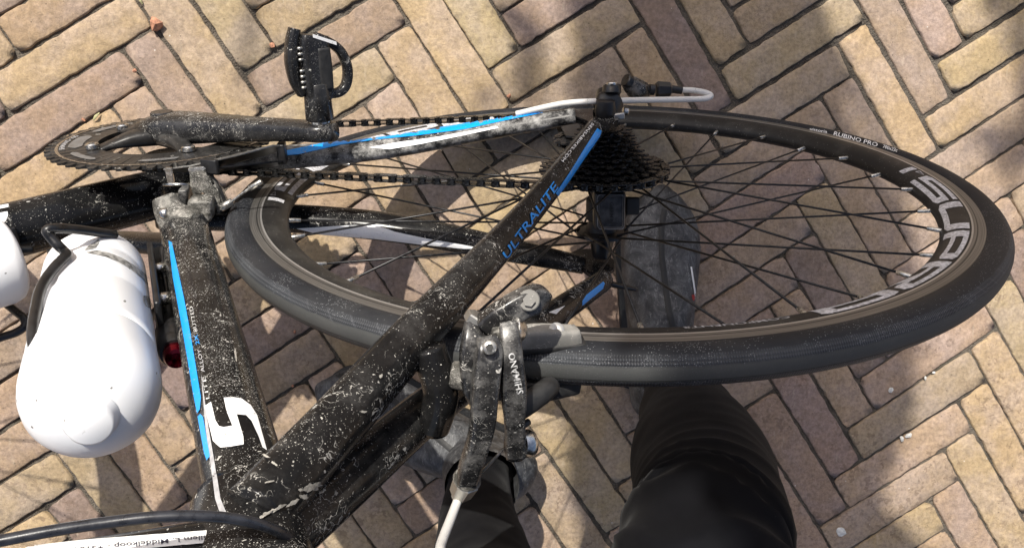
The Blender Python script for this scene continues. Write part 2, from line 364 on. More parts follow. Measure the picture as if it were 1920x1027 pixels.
# ================================================================== GROUND
def grid_mesh(name, x0, x1, y0, y1, step, zf):
    nx, ny = int((x1-x0)/step), int((y1-y0)/step); vs = []; fs = []
    for j in range(ny+1):
        for i in range(nx+1):
            x, y = x0+(x1-x0)*i/nx, y0+(y1-y0)*j/ny; vs.append((x, y, zf(x, y)))
    for j in range(ny):
        for i in range(nx):
            a = j*(nx+1)+i; fs.append((a, a+1, a+nx+2, a+nx+1))
    me = bpy.data.meshes.new(name); me.from_pydata(vs, [], fs); return me
def ground_mat():
    t = NT('far_paving'); p = t.pos(); b = t.n('TexBrick'); t.set(b.inputs['Vector'], t.mapping(p, (1, 1, 1), rot=(0, 0, -.5265)))
    b.inputs['Color1'].default_value = (.33, .25, .165, 1); b.inputs['Color2'].default_value = (.25, .185, .15, 1); b.inputs['Mortar'].default_value = (.09, .08, .065, 1)
    b.inputs['Scale'].default_value = 1; b.inputs['Brick Width'].default_value = .207; b.inputs['Row Height'].default_value = .0514; b.inputs['Mortar Size'].default_value = .004
    n = t.noise(p, 60, 4); hs = t.n('HueSaturation'); t.set(hs.inputs['Color'], b.outputs['Color']); t.set(hs.inputs['Value'], t.step(n, .3, .7, .8, 1.2))
    t.bump(n, .4, .002)
    return t.out(hs.outputs[0], .9, 0.0)
g = link('ground', grid_mesh('ground', -400, 400, -400, 400, 40, lambda x, y: -.011), ground_mat(), smooth=False); tag(g, kind='structure')
pave = link('pavement', grid_mesh('pavement', -1.62, 1.62, -1.32, 1.32, .0125, lambda x, y: -.0040+.0018*mnoise.noise(V((x*22, y*22, 3)))+.0010*mnoise.noise(V((x*110, y*110, 9)))), M['sand'])
tag(pave, kind='structure')
# herringbone lattice measured from the joints of the photograph
BW, BL = .05137, .20685
BU, BV, BO = V((.86457, .50251)), V((.50251, -.86457)), V((.38096, .18410))
JOINTS = [('P',0,0,2.4,-6.6),('Q',0,0,-2.7,-6.1),('Q',1,0,-3.1,-4.5),('S',1,0,-.6,-1.6),('R',1,0,.6,-.5),('S',2,0,-4.6,2.1),('R',2,0,-3.4,.5),('S',3,0,-6.5,.9),('R',3,0,-2.1,3.5),('S',1,-1,.1,-2.3),('S',2,-1,-1.7,-.2),('R',2,-1,-.1,1.5),('R',1,-1,2.1,-1.9),('Q',0,-1,-.7,-5.1),('P',-1,-1,5.3,-5.5),('R',0,-2,2.6,2),('S',0,-2,5.6,.5),('R',1,-2,3,-.3),('S',1,-2,1.1,.5),('P',-2,-2,3.7,-1.3),('Q',-1,-2,4.4,-1.8),('Q',-2,-2,1.7,2.1),('P',-3,-2,5.2,-5.4),('R',-1,-3,2.9,.3),('S',-1,-3,-4.3,2.2),('R',0,-3,-2.4,6.8),('S',0,-3,-3.4,4.5),('P',-3,-3,2,-.9),('Q',-2,-3,-7.3,-3.6),('Q',-3,-3,-3.6,1.8),('S',-1,-4,-6.3,1.5),('S',-2,-4,-4.6,2.8),('R',-7,0,0,4.1),('R',-6,0,4.3,-2.8),('S',-6,0,.9,1.6),('R',-5,0,4.9,.1),('S',-5,0,-.7,-2.6),('S',-4,0,-.2,-3.1),('P',-6,1,7.8,-5.1),('Q',-6,1,.9,-3.4),('P',-7,1,6.5,-2.8),('Q',-7,1,-.3,-3.9),('P',-8,1,6.3,-.1),('Q',-8,1,.6,-3),('P',-10,-3,3.7,-5),('Q',-10,-3,-1.9,-8.2),('P',-11,-3,5.5,-9.3),('R',-7,-3,5.6,1.5),('S',-7,-3,-3.1,4.7),('R',-8,-3,3.5,-1.8),('S',-8,-3,-4.2,1.7),('R',-9,-3,-2,2.7),('Q',-7,-1,-7.8,9.5),('Q',-8,-1,.4,2.6),('R',-6,-1,-7.4,10.2),('R',-7,-1,-3.9,10),('R',-8,-1,-.2,16.6)]
def lat(u, v): return BO+BU*u+BV*v
JP = []
for t_, n_, m_, dx, dy in JOINTS:
    u, v = n_*BW+m_*BL, -n_*BW+m_*BL
    v += {'P': 0, 'Q': BW, 'R': BL, 'S': BL+BW}[t_]; JP.append((lat(u, v), V((dx, dy))*.001))
def warp(p):
    s = V((0, 0)); w = .12
    for q, d in JP:
        k = math.exp(-((p-q).length/.045)**2); s += d*k; w += k
    return p+s/w
YEL, TAN, MAU, PNK, PUR = (.380, .287, .178), (.343, .257, .169), (.294, .216, .161), (.360, .267, .192), (.244, .181, .145)
KINDS = {}
for k, l in ((MAU, [('H',-3,-3),('V',-3,-3),('H',-1,-2),('H',-1,-1),('V',-6,0),('V',-7,0),('H',-2,0),('H',-6,-2),('V',-5,-2),('H',-7,-3),('V',-8,0),('H',-5,0)]),
             (PUR, [('V',0,-1),('V',-4,0),('V',-11,-3)]),
             (PNK, [('V',1,0),('V',2,0),('V',-1,0),('H',0,1),('H',-1,1),('H',-2,1),('H',-3,1),('H',-4,1),('H',-5,1),('H',-6,1),('H',-7,1),('V',-8,1),('V',-3,-2),('H',0,0)]),
             (YEL, [('H',-2,-3),('V',-2,-3),('H',-2,-2),('V',-2,-2),('V',-1,-2),('V',0,0),('H',1,1),('H',2,1),('V',-4,1),('V',-5,1),('V',-6,1),('V',-7,1),('H',-8,1),('V',0,-2),('H',-4,-3),('V',-7,-1),('V',-8,-1)]),
             (TAN, [('V',-1,-3),('H',-1,-3),('H',0,-1),('V',-1,-1),('V',1,-1),('H',1,0),('V',-2,0),('V',-3,0),('H',0,-2),('V',-10,-3),('V',-9,-3),('H',-10,-3),('H',-9,-3),('H',-8,-3)])):
    for b in l: KINDS[b] = k
def brick_bm(t_, n_, m_, rng, nx=26, ny=7):
    u, v = n_*BW+m_*BL, -n_*BW+m_*BL
    if t_ == 'V': q = [(u, v), (u+BW, v), (u+BW, v+BL), (u, v+BL)]; nx, ny = ny, nx
    else: q = [(u-BL, v), (u, v), (u, v+BW), (u-BL, v+BW)]
    q = [warp(lat(*a)) for a in q]; c = (q[0]+q[1]+q[2]+q[3])/4
    gap = rng.uniform(.0004, .0016)
    if c.x > .1 and c.y > .05: gap += .0014
    q2 = []
    for a in q:
        d = c-a; du, dv = d.dot(BU), d.dot(BV)
        q2.append(a+BU*math.copysign(gap*rng.uniform(.6, 1.4), du)+BV*math.copysign(gap*rng.uniform(.6, 1.4), dv))
    q = q2; bm = bmesh.new(); tilt = V((rng.gauss(0, .006), rng.gauss(0, .006))); dz = max(-.0012, rng.gauss(0, .0009)); sd_ = rng.uniform(0, 50)
    # corner rounding amounts (chipped corners)
    chip = [min(.006, abs(rng.gauss(0, .0018)))+.0006 for _ in range(4)]
    def P(a, b):
        p = q[0]*(1-a)*(1-b)+q[1]*a*(1-b)+q[2]*a*b+q[3]*(1-a)*b; return p
    V_ = {}
    for j in range(ny+1):
        for i in range(nx+1):
            a, b = i/nx, j/ny
            edge = i in (0, nx) or j in (0, ny)
            p = P(a, b); d = c-p
            if edge:
                k = .0007+.0017*mnoise.noise(V((p.x*95, p.y*95, sd_)))+.0015*mnoise.noise(V((p.x*300, p.y*300, sd_)))
                if i in (0, nx): p = p+BU*math.copysign(k, d.dot(BU))
                if j in (0, ny): p = p+BV*math.copysign(k, d.dot(BV))
                if i in (0, nx) and j in (0, ny):
                    ci = {(0, 0): 0, (1, 0): 1, (1, 1): 2, (0, 1): 3}[(int(i > 0), int(j > 0))]
                    p = p+BU*math.copysign(chip[ci], d.dot(BU))+BV*math.copysign(chip[ci], d.dot(BV))
            z = dz+tilt.dot(p-c)+.0013*mnoise.noise(V((p.x*45, p.y*45, sd_)))+.0006*mnoise.noise(V((p.x*140, p.y*140, sd_)))
            if edge: z -= .0008+.0007*mnoise.noise(V((p.x*160, p.y*160, sd_+5)))
            V_[i, j] = bm.verts.new((p.x-c.x, p.y-c.y, z))
    # pull the second row out towards the edge so that the arris is narrow
    for j in range(ny+1):
        for i in range(nx+1):
            if 0 < i < nx and 0 < j < ny:
                p = V_[i, j].co
                for (cond, nb, ax) in ((i == 1, (0, j), BU), (i == nx-1, (nx, j), BU), (j == 1, (i, 0), BV), (j == ny-1, (i, ny), BV)):
                    if cond:
                        o = V_[nb].co; w = (o-p); k = (w.x*ax.x+w.y*ax.y)
                        mv = k-math.copysign(.0015, k); p.x += ax.x*mv; p.y += ax.y*mv
    for j in range(ny):
        for i in range(nx): bm.faces.new((V_[i, j], V_[i+1, j], V_[i+1, j+1], V_[i, j+1]))
    ring = [V_[i, 0] for i in range(nx)]+[V_[nx, j] for j in range(ny)]+[V_[i, ny] for i in range(nx, 0, -1)]+[V_[0, j] for j in range(ny, 0, -1)]
    low = [bm.verts.new((r.co.x*1.004, r.co.y*1.004, -.03)) for r in ring]
    for i in range(len(ring)):
        k = (i+1) % len(ring); bm.faces.new((ring[k], ring[i], low[i], low[k]))
    bmesh.ops.recalc_face_normals(bm, faces=bm.faces)
    return bm, c
rest = bmesh.new(); cand = []
for m_ in range(-12, 10):
    for n_ in range(-45, 40):
        for t_ in 'HV':
            u, v = n_*BW+m_*BL, -n_*BW+m_*BL
            c = lat(u+BW/2, v+BL/2) if t_ == 'V' else lat(u-BL/2, v+BW/2)
            if abs(c.x) < 1.6 and abs(c.y) < 1.3: cand.append((abs(c.x+.06)/1.25+abs(c.y+.09) if 0 else max(abs(c.x+.06), abs(c.y+.09)*1.55), t_, n_, m_))
cand.sort()
def brick_colour(t_, n_, m_, rng):
    base = KINDS.get((t_, n_, m_)) or rng.choices((YEL, TAN, MAU, PNK, PUR), (3, 5, 3, 2, 1))[0]
    k = rng.uniform(.93, 1.07); return tuple(x*k*rng.uniform(.97, 1.03) for x in base)
for i, (d, t_, n_, m_) in enumerate(cand):
    rng = random.Random(n_*131+m_*977+(7 if t_ == 'H' else 0))
    if i < 240:
        bm, c = brick_bm(t_, n_, m_, rng)
        me = bpy.data.meshes.new('brick'); bm.to_mesh(me); bm.free()
        o = link('brick', me, M['brick'], pave); o.location = (c.x, c.y, 0); o.color = (*brick_colour(t_, n_, m_, rng), 1)
    else:
        bm, c = brick_bm(t_, n_, m_, rng, 7, 4)
        bmesh.ops.translate(bm, verts=bm.verts, vec=(c.x, c.y, 0)); me = bpy.data.meshes.new('t'); bm.to_mesh(me); bm.free(); rest.from_mesh(me); bpy.data.meshes.remove(me)
me = bpy.data.meshes.new('outer_bricks'); rest.to_mesh(me); rest.free()
o = link('outer_bricks', me, M['brick'], pave); o.color = (.36, .265, .17, 1); tag(o, kind='stuff')

# ================================================================== BICYCLE
BASE = V((0, 0, -.3369))
bike = empty('bicycle'); bike.matrix_world = BIKE @ Matrix.Translation(BASE)
tag(bike, 'black road bicycle splashed with dried mud, leaning over the herringbone bricks', 'bicycle')
def part(o): o.parent = bike; o.location = -BASE; return o
def pempty(name): return part(empty(name))
def pm(name, bm, mat, sharp=None, smooth=True): return part(bmo(name, bm, mat, None, smooth, sharp))
BB = V((.40472, 0, -.07528))
A_ST = math.radians(72.7); ST = V((-math.cos(A_ST), 0, math.sin(A_ST))); PF = V((math.sin(A_ST), 0, math.cos(A_ST)))
A_DT = math.radians(42); DT = V((math.cos(A_DT), 0, math.sin(A_DT))); PU = V((-math.sin(A_DT), 0, math.cos(A_DT)))

# ---- decals laid on a surface by casting photo pixels onto it
def bvh(o):
    me = o.data; return BVHTree.FromPolygons([v.co.copy() for v in me.vertices], [tuple(p.vertices) for p in me.polygons])
def cast(trees, x, y, off):
    d = bray(x, y); best = None
    for t in trees:
        h = t.ray_cast(CB, d)
        if h[0] is not None and (best is None or h[3] < best[3]): best = h
    if best is None: return None
    n = best[1] if best[1].dot(d) < 0 else -best[1]
    return best[0]+n*off
def refine(bm, L):
    for _ in range(6):
        es = [e for e in bm.edges if e.calc_length() > L]
        if not es: break
        bmesh.ops.subdivide_edges(bm, edges=es, cuts=1, use_grid_fill=False)
        bmesh.ops.triangulate(bm, faces=bm.faces)
def px_decal(name, polys, targets, mat, parent, off=.0005, L=7, raw=None):
    bm = raw or bmesh.new()
    if raw is None:
        for pl in polys: bm.faces.new([bm.verts.new((x, y, 0)) for x, y in pl])
    bmesh.ops.triangulate(bm, faces=bm.faces); refine(bm, L)
    dead = []
    for v in bm.verts:
        p = cast(targets, v.co.x, v.co.y, off)
        if p is None: dead.append(v)
        else: v.co = p
    bmesh.ops.delete(bm, geom=dead, context='VERTS')
    if not bm.faces: bm.free(); return None
    me = bpy.data.meshes.new(name); bm.to_mesh(me); bm.free()
    return link(name, me, mat, parent, smooth=False)
def text_bm(s, bold=0.0):
    cu = bpy.data.curves.new('txt', 'FONT'); cu.body = s; cu.size = 1; cu.resolution_u = 2; cu.offset = bold
    ob = bpy.data.objects.new('txt', cu); COL.objects.link(ob); bpy.context.view_layer.update()
    me = bpy.data.meshes.new_from_object(ob.evaluated_get(bpy.context.evaluated_depsgraph_get()))
    bpy.data.objects.remove(ob); bpy.data.curves.remove(cu)
    bm = bmesh.new(); bm.from_mesh(me); bpy.data.meshes.remove(me)
    xs = [v.co.x for v in bm.verts]; x0, x1 = min(xs), max(xs)
    for v in bm.verts: v.co.x = (v.co.x-x0)/(x1-x0)          # 0..1 along, cap height about 0.69
    return bm
def px_text(name, s, a, b, hgt, targets, mat, parent, bold=0.0, off=.0006, skew=0.0):
    """text from pixel a to pixel b (baseline), cap height in pixels"""
    bm = text_bm(s, bold); a, b = V(a), V(b); ux = b-a; un = ux.normalized(); up = V((un.y, -un.x))
    for v in bm.verts:
        p = a+ux*v.co.x+up*(v.co.y/.69*hgt)+un*(v.co.y/.69*hgt*skew); v.co = (p.x, p.y, 0)
    return px_decal(name, None, targets, mat, parent, off, 6, raw=bm)

# ---- frame
frame = pempty('frame')
def fm(name, sw, mat, nu=40, nv=28, rough=0): return bmo(name, sw.bm(nu, nv, rough=rough), mat, frame)
st_sw = Sweep([(BB+ST*.03, .0185, .0205), (BB+ST*.12, .0185, .0200), (BB+ST*.35, .0185, .0196), (BB+ST*.585, .0185, .0196)], PF)
seat_tube = fm('seat_tube', st_sw, M['frame_heavy'], 60, 40)
dt_sw = Sweep([(BB+DT*.0, .023, .024), (BB+DT*.2, .0235, .0245), (BB+DT*.62, .0225, .024)], PU)
down_tube = fm('down_tube', dt_sw, M['frame'], 40, 36)
HT0 = BB+DT*.63; TT0 = V((.245, 0, .459)); TT1 = V((.81, 0, .535))
tt_sw = Sweep([(TT0, .0165, .0165), (TT0.lerp(TT1, .3), .0165, .0165), (TT1, .018, .02)], (0, 0, 1))
top_tube = fm('top_tube', tt_sw, M['frame'], 40, 28)
fm('head_tube', Sweep([(V((.845, 0, .36)), .023, .023), (V((.805, 0, .56)), .021, .021)], (1, 0, 0)), M['frame'], 8, 28)
bmo('bottom_bracket', cyl(BB+V((0, -.036, 0)), BB+V((0, .036, 0)), .0235, n=36, bev=.002), M['frame'], frame, sharp=40)
stays = []
for k in (-1, 1):
    sw = Sweep([(V((.243, k*.010, .448)), .0150, .0160), (V((.212, k*.0175, .392)), .0135, .0155), (V((.172, -.0265, .318)), .0122, .0150), (V((.09, -.0440, .168)), .0095, .0112), (V((.012, -.0665, .018)), .0082, .0098)] if k < 0 else [(V((.243, .010, .448)), .0150, .0160), (V((.212, .0175, .392)), .0135, .0155), (V((.172, .0265, .318)), .0122, .0150), (V((.13, .0375, .245)), .0112, .0130), (V((.09, .0490, .175)), .0105, .0118), (V((.05, .0620, .105)), .0105, .0115), (V((.002, .0765, .025)), .0090, .0105)], (0, 1, 0))
    stays.append(fm('seat_stay', sw, M['stay'], 60, 28))
seat_lug = bmo('seat_cluster', Sweep([(V((.258, 0, .425)), .0185, .018), (V((.250, 0, .445)), .0205, .023), (V((.243, 0, .470)), .020, .022), (V((.238, 0, .485)), .0195, .0195)], PF).bm(12, 32), M['frame_heavy'], frame)
cs = []
for k in (-1, 1):
    if k < 0: pts = [(V((.385, -.030, -.072)), .011, .017), (V((.322, -.0310, -.060)), .0105, .0185), (V((.210, -.0420, -.036)), .0098, .0170), (V((.111, -.0570, -.028)), .0090, .0135), (V((.025, -.0725, -.010)), .0070, .0105)]
    else: pts = [(V((.385, .028, -.072)), .013, .017), (V((.289, .0305, -.060)), .0135, .0175), (V((.191, .0390, -.041)), .0135, .0180), (V((.089, .0580, -.020)), .0115, .0135), (V((.016, .0710, -.001)), .0085, .0100)]
    cs.append(fm('chain_stay', Sweep(pts, (0, 0, 1)), M['chainstay'] if k < 0 else M['stay'], 60, 28))
for k in (-1, 1):
    out = [V((.034, 0, -.020)), V((.020, 0, .006)), V((.016, 0, .026)), V((.002, 0, .030)), V((-.010, 0, .016)), V((-.014, 0, -.004)), V((-.006, 0, -.030)), V((.008, 0, -.036)), V((.020, 0, -.030))]
    bmo('dropout', prism([p+V((0, k*.067, 0)) for p in out], (0, k*.006, 0), .0015), M['frame'], frame, sharp=40)
bridge = fm('brake_bridge', Sweep([(V((.166, -.026, .333)), .010, .009), (V((.160, 0, .338)), .010, .011), (V((.166, .026, .333)), .010, .009)], (0, 0, 1)), M['frame'], 14, 20)
cluster_t = [bvh(o) for o in (seat_tube, seat_lug, top_tube, stays[0], stays[1])]
ST_T = [bvh(seat_tube), bvh(seat_lug)]; STAY_T = [bvh(stays[0])]; CSR_T = [bvh(cs[0])]; CSL_T = [bvh(cs[1])]; STAYL_T = [bvh(stays[1])]
# decals of the seat tube
px_decal('blue_stripe', [[(317, 452), (323, 455), (334, 505), (346, 560), (358, 625), (369, 690), (378, 745), (376, 768), (371, 775), (363, 735), (352, 668), (338, 590), (325, 520)],
                         [(372, 781), (377, 776), (382, 782), (395, 855), (389, 863), (384, 848)]], ST_T, M['blue'], frame)
px_decal('grey_flash', [[(378, 700), (384, 745), (392, 800), (404, 870), (414, 935), (428, 968), (415, 968), (404, 935), (396, 870), (386, 800)]], ST_T, M['grey_decal'], frame, .0004)
EMB = [[(1057,300),(1087,280),(1110,375),(1075,385)],[(1075,385),(1110,375),(1128,405),(1098,480)],[(1098,480),(1128,405),(1150,411),(1135,515)],[(1135,515),(1150,411),(1195,404),(1250,460),(1252,500),(1180,512)],[(1150,260),(1200,258),(1216,345),(1250,460),(1195,404),(1165,330)],[(1200,258),(1240,265),(1262,350),(1216,345)],[(1240,265),(1285,298),(1290,380),(1262,350)],[(1285,298),(1318,350),(1322,450),(1290,380)],[(1318,350),(1368,530),(1345,515),(1322,450)]]
px_decal('white_emblem', [[(x/2.7386, 652+y/2.7386) for x, y in pl] for pl in EMB], ST_T, M['white_decal'], frame, .0007, 5)
px_text('lettering', 'LITE', (394, 748), (386, 706), 6.5, ST_T, M['worn_text'], frame)
px_text('lettering', 'ALLOY', (385, 698), (377, 655), 6.5, ST_T, M['grey_decal'], frame)
px_text('lettering', '2X', (375, 646), (371, 628), 6.5, ST_T, M['blue'], frame)
px_text('lettering', 'BUTTED', (371, 622), (362, 575), 6.5, ST_T, M['worn_text'], frame)
# decals of the stays
px_decal('blue_stripe', [[(1119, 241), (1127, 246), (1124, 256), (1096, 296), (1069, 336), (1046, 368), (1041, 362), (1068, 322), (1096, 277)]], STAY_T, M['blue'], frame)
px_text('lettering', 'SENSABIKES.COM', (1110, 231), (1052, 302), 5, STAY_T, M['white_text'], frame)
px_text('lettering', 'ULTRALITE', (949, 487), (1046, 352), 14, STAY_T, M['blue'], frame, .01, skew=.35)
px_decal('blue_stripe', [[(1130, 528), (1133, 531), (1130, 541), (1091, 573), (1091, 560), (1097, 554)]], STAYL_T, M['blue'], frame)
px_decal('white_flash', [[(1028, 586), (1059, 573), (1042, 589)]], STAYL_T, M['white_decal'], frame)
px_decal('blue_stripe', [[(536, 283), (620, 266), (700, 254), (780, 246), (860, 234), (940, 218), (1030, 205), (1034, 209), (950, 226), (870, 243), (780, 255), (700, 263), (640, 272), (560, 290), (536, 292)]], CSR_T, M['blue'], frame)
px_decal('white_flash', [[(690, 277), (740, 268), (820, 257), (930, 237), (935, 240), (860, 256), (790, 270), (730, 280)]], CSR_T, M['white_decal'], frame, .0004)
px_decal('silver_flash', [[(556, 428), (640, 423), (702, 421), (740, 434), (800, 447), (870, 459), (905, 466), (870, 466), (790, 458), (700, 447), (600, 439)]], CSL_T, M['white_decal'], frame)
M['mud_clump'] = plain('dried_mud', (.37, .35, .31), .95, 0, .35, 260, .9)
def mud_blob(cx, cy, rx, ry, ang, seed, hgt=.0012):
    rg = random.Random(seed); pl = []
    for i in range(22):
        a = 2*math.pi*i/22; k = rg.uniform(.55, 1.1); x, y = rx*k*math.cos(a), ry*k*math.sin(a); pl.append((cx+x*math.cos(ang)-y*math.sin(ang), cy+x*math.sin(ang)+y*math.cos(ang)))
    o = px_decal('mud_clump', [pl], cluster_t, M['mud_clump'], frame, hgt, 4)
for i, b in enumerate(((582, 912, 20, 8, -.35), (566, 930, 10, 5, .2), (600, 922, 10, 5, 0), (545, 942, 16, 4, -.6), (520, 952, 18, 4, -.6), (498, 968, 16, 4, -.5), (560, 918, 5, 3, 0), (500, 858, 8, 2.5, .5), (515, 872, 8, 2.5, .6), (505, 905, 11, 2, -.3), (678, 772, 7, 2.5, 0), (712, 706, 5, 3, -.9), (440, 665, 2, 16, -.15))): mud_blob(*b, 40+i)
px_decal('white_print', [[(-30, 391), (16, 383), (16, 389), (-30, 398)], [(-30, 405), (14, 397), (15, 404), (11, 414), (2, 422), (-30, 430)]], [bvh(down_tube)], M['white_decal'], frame)
# ---- sticker and cable on the top tube
TT_T = [bvh(top_tube)]
stick = px_decal('name_sticker', [[(418, 993), (420, 1014), (300, 1026), (150, 1042), (-60, 1066), (-60, 1038), (150, 1014), (300, 1002)]], TT_T, M['sticker'], None, .0006)
if stick:
    part(stick)
    STK = [bvh(stick)]
    px_text('sticker_lettering', 'Willem L. Middelkoop - +31645080320 - Email:', (408, 1001), (-6, 1041), 8.5, STK, M['black_text'], stick, .004, .0004)
cab = [PZ(-80, 1026, .50), PZ(0, 1013, .497), PZ(100, 994, .493), PZ(200, 979, .489), PZ(300, 968, .486), PZ(400, 968, .483), PZ(470, 978, .480), PZ(520, 995, .474), PZ(550, 1015, .466)]
part(tube('brake_cable', cab, .0022, M['cable_black'], None, 60, 12))

# ---- wheels
def gear(rt, rr, ri, nt, th, y, n=8):
    """toothed ring in the XZ plane"""
    bm = bmesh.new(); N = nt*n; rows = []
    for s in (-1, 1):
        o, i_ = [], []
        for k in range(N):
            a = 2*math.pi*k/N; f = (k % n)/n
            r = rr+(rt-rr)*max(0, min(1, (.5-abs(f-.5)-.12)/.2))
            yy = y+s*th/2*(1 if r < (rr+rt)/2 else .55)
            o.append(bm.verts.new((r*math.cos(a), yy, r*math.sin(a)))); i_.append(bm.verts.new((ri*math.cos(a), y+s*th/2, ri*math.sin(a))))
        rows.append((o, i_))
    (o0, i0), (o1, i1) = rows
    for k in range(N):
        j = (k+1) % N
        bm.faces.new((o0[k], o0[j], i0[j], i0[k])); bm.faces.new((o1[j], o1[k], i1[k], i1[j]))
        bm.faces.new((o0[j], o0[k], o1[k], o1[j])); bm.faces.new((i0[k], i0[j], i1[j], i1[k]))
    return bm
def revolve(prof, n=240, closed=True, bm=None):
    """prof = (radius, y) around the Y axis"""
    bm = bm or bmesh.new(); R = [[bm.verts.new((r*math.cos(2*math.pi*k/n), y, r*math.sin(2*math.pi*k/n))) for r, y in prof] for k in range(n)]
    mlen = len(prof)
    for k in range(n):
        j = (k+1) % n
        for i in range(mlen if closed else mlen-1):
            i2 = (i+1) % mlen; bm.faces.new((R[k][i], R[k][i2], R[j][i2], R[j][i]))
    return bm
RIM = [(.3165, -.0102), (.3155, -.0106), (.3058, -.0108), (.3045, -.0108), (.3000, -.0105), (.2950, -.0092), (.2900, -.0070), (.2865, -.0042), (.2846, -.0015), (.2846, .0015), (.2865, .0042), (.2900, .0070), (.2950, .0092), (.3000, .0105), (.3045, .0108), (.3058, .0108), (.3155, .0106), (.3165, .0102), (.3150, .0088), (.3090, .0080), (.3090, -.0080), (.3150, -.0088)]
TR, TS = .3237, .0134
rim_me = bpy.data.meshes.new('rim'); b_ = revolve(RIM); bmesh.ops.recalc_face_normals(b_, faces=b_.faces); b_.to_mesh(rim_me); b_.free()
tyre_prof = []
for k in range(28):
    a = 2*math.pi*k/28; y = TS*math.sin(a)*.985; r = TR+TS*math.cos(a)
    if r < .3135: r = .3135; y = max(-.0088, min(.0088, y))
    tyre_prof.append((r, y))
tyre_me = bpy.data.meshes.new('tyre'); b_ = revolve(tyre_prof, 300); bmesh.ops.recalc_face_normals(b_, faces=b_.faces); b_.to_mesh(tyre_me); b_.free()
track_me = []
for s in (-1, 1):
    b_ = revolve([(.3160, s*.01075), (.3102, s*.01098), (.3057, s*.01105), (.3057, s*.0105), (.3160, s*.0102)], 240); bmesh.ops.recalc_face_normals(b_, faces=b_.faces)
    me = bpy.data.meshes.new('brake_track'); b_.to_mesh(me); b_.free(); track_me.append(me)
def make_wheel(name, rear=True):
    w = link(name, rim_me, M['rim'])
    link('tyre', tyre_me, M['tyre'], w)
    for me in track_me: o = link('brake_track', me, M['track'], w); me.set_sharp_from_angle(angle=math.radians(35))
    fl = {1: (-.0185 if rear else -.034), 0: (.0365 if rear else .034)}
    for i in range(32):
        na = math.radians(95.2-11.25*(i-12)+(-.35 if i % 2 else .35)); drive = i % 2
        ha = na+math.radians(67.5)*(-1 if i % 4 in (0, 1) else 1)
        hr = .0215 if rear else .018
        a = V((.2870*math.cos(na), .0012*(-1 if drive else 1), .2870*math.sin(na))); h = V((hr*math.cos(ha), fl[drive]+(.002 if i % 4 > 1 else -.002), hr*math.sin(ha)))
        d = (h-a).normalized()
        bmo('spoke', cyl(a+d*.004, h, .00098, n=8), M['spoke'], w)
        bmo('nipple', cyl(a-d*.003, a+d*.0125, .0021, .0017, n=10, bev=.0004), M['nipple'], w)
    prof = [(-.050, .0085), (-.024, .0125), (-.0225, .0245), (-.0180, .0250), (-.0165, .0165), (.0, .0125), (.025, .0125), (.034, .015), (.0352, .0245), (.0385, .0245), (.040, .013), (.062, .0085)] if rear else [(-.05, .006), (-.037, .012), (-.036, .021), (-.032, .021), (-.03, .012), (.03, .012), (.032, .021), (.036, .021), (.037, .012), (.05, .006)]
    bmo('hub', lathe(prof, (0, 0, 0), (0, 1, 0), 36), M['black_plastic'], w, sharp=40)
    return w
wheel = part(make_wheel('rear_wheel'))
# rim lettering: strokes in a unit box, tops outward, reading clockwise
GL = {'S': [[(0, .78), (1, .78), (1, 1), (.12, 1), (0, .9)], [(0, .40), (.18, .40), (.18, .78), (0, .78)], [(.18, .40), (1, .40), (1, .60), (.18, .60)], [(.82, .22), (1, .22), (1, .4), (.82, .4)], [(0, 0), (.88, 0), (1, .1), (1, .22), (0, .22)]],
      'U': [[(0, .12), (.2, .22), (.2, 1), (0, 1)], [(.12, 0), (.88, 0), (1, .12), (.8, .22), (.2, .22), (0, .12)], [(.8, .22), (1, .12), (1, 1), (.8, 1)]],
      'P': [[(0, 0), (.2, 0), (.2, 1), (0, 1)], [(.2, .8), (.8, .8), (1, .9), (.9, 1), (.2, 1)], [(.8, .5), (1, .42), (1, .9), (.8, .8)], [(.2, .32), (.9, .32), (1, .42), (.8, .5), (.2, .5)]],
      'R': [[(0, 0), (.2, 0), (.2, 1), (0, 1)], [(.2, .8), (.8, .8), (1, .9), (.9, 1), (.2, 1)], [(.8, .56), (1, .48), (1, .9), (.8, .8)], [(.2, .38), (.9, .38), (1, .48), (.8, .56), (.2, .56)], [(.45, .38), (.72, .38), (1, 0), (.74, 0)]],
      'A': [[(0, 0), (.2, 0), (.2, .8), (0, .9)], [(0, .9), (.2, .8), (.8, .8), (1, .9), (.9, 1), (.1, 1)], [(.8, 0), (1, 0), (1, .9), (.8, .8)], [(.2, .3), (.8, .3), (.8, .5), (.2, .5)]],
      '|': [[(0, 0), (1, 0), (1, 1), (0, 1)]]}
def rim_y(r):
    pr = RIM[1:9]
    for (r0, y0), (r1, y1) in zip(pr, pr[1:]):
        if r1 <= r <= r0: return y0+(y1-y0)*(r-r0)/(r1-r0)
    return -.0105
def rim_put(bm, th, r, off=.00035): return bm.verts.new((r*math.cos(th), rim_y(r)-off, r*math.sin(th)))
def rim_glyph(polys, th0, th1, r0, r1, name='rim_lettering', mat='rim_print'):
    bm = bmesh.new()
    for pl in polys: bm.faces.new([bm.verts.new((x, y, 0)) for x, y in pl])
    bmesh.ops.triangulate(bm, faces=bm.faces); refine(bm, .2)
    for v in bm.verts:
        th = math.radians(th0+(th1-th0)*v.co.x); r = r0+(r1-r0)*v.co.y; v.co = (r*math.cos(th), rim_y(r)-.00035, r*math.sin(th))
    me = bpy.data.meshes.new(name); bm.to_mesh(me); bm.free(); return link(name, me, M[mat], wheel, smooth=False)
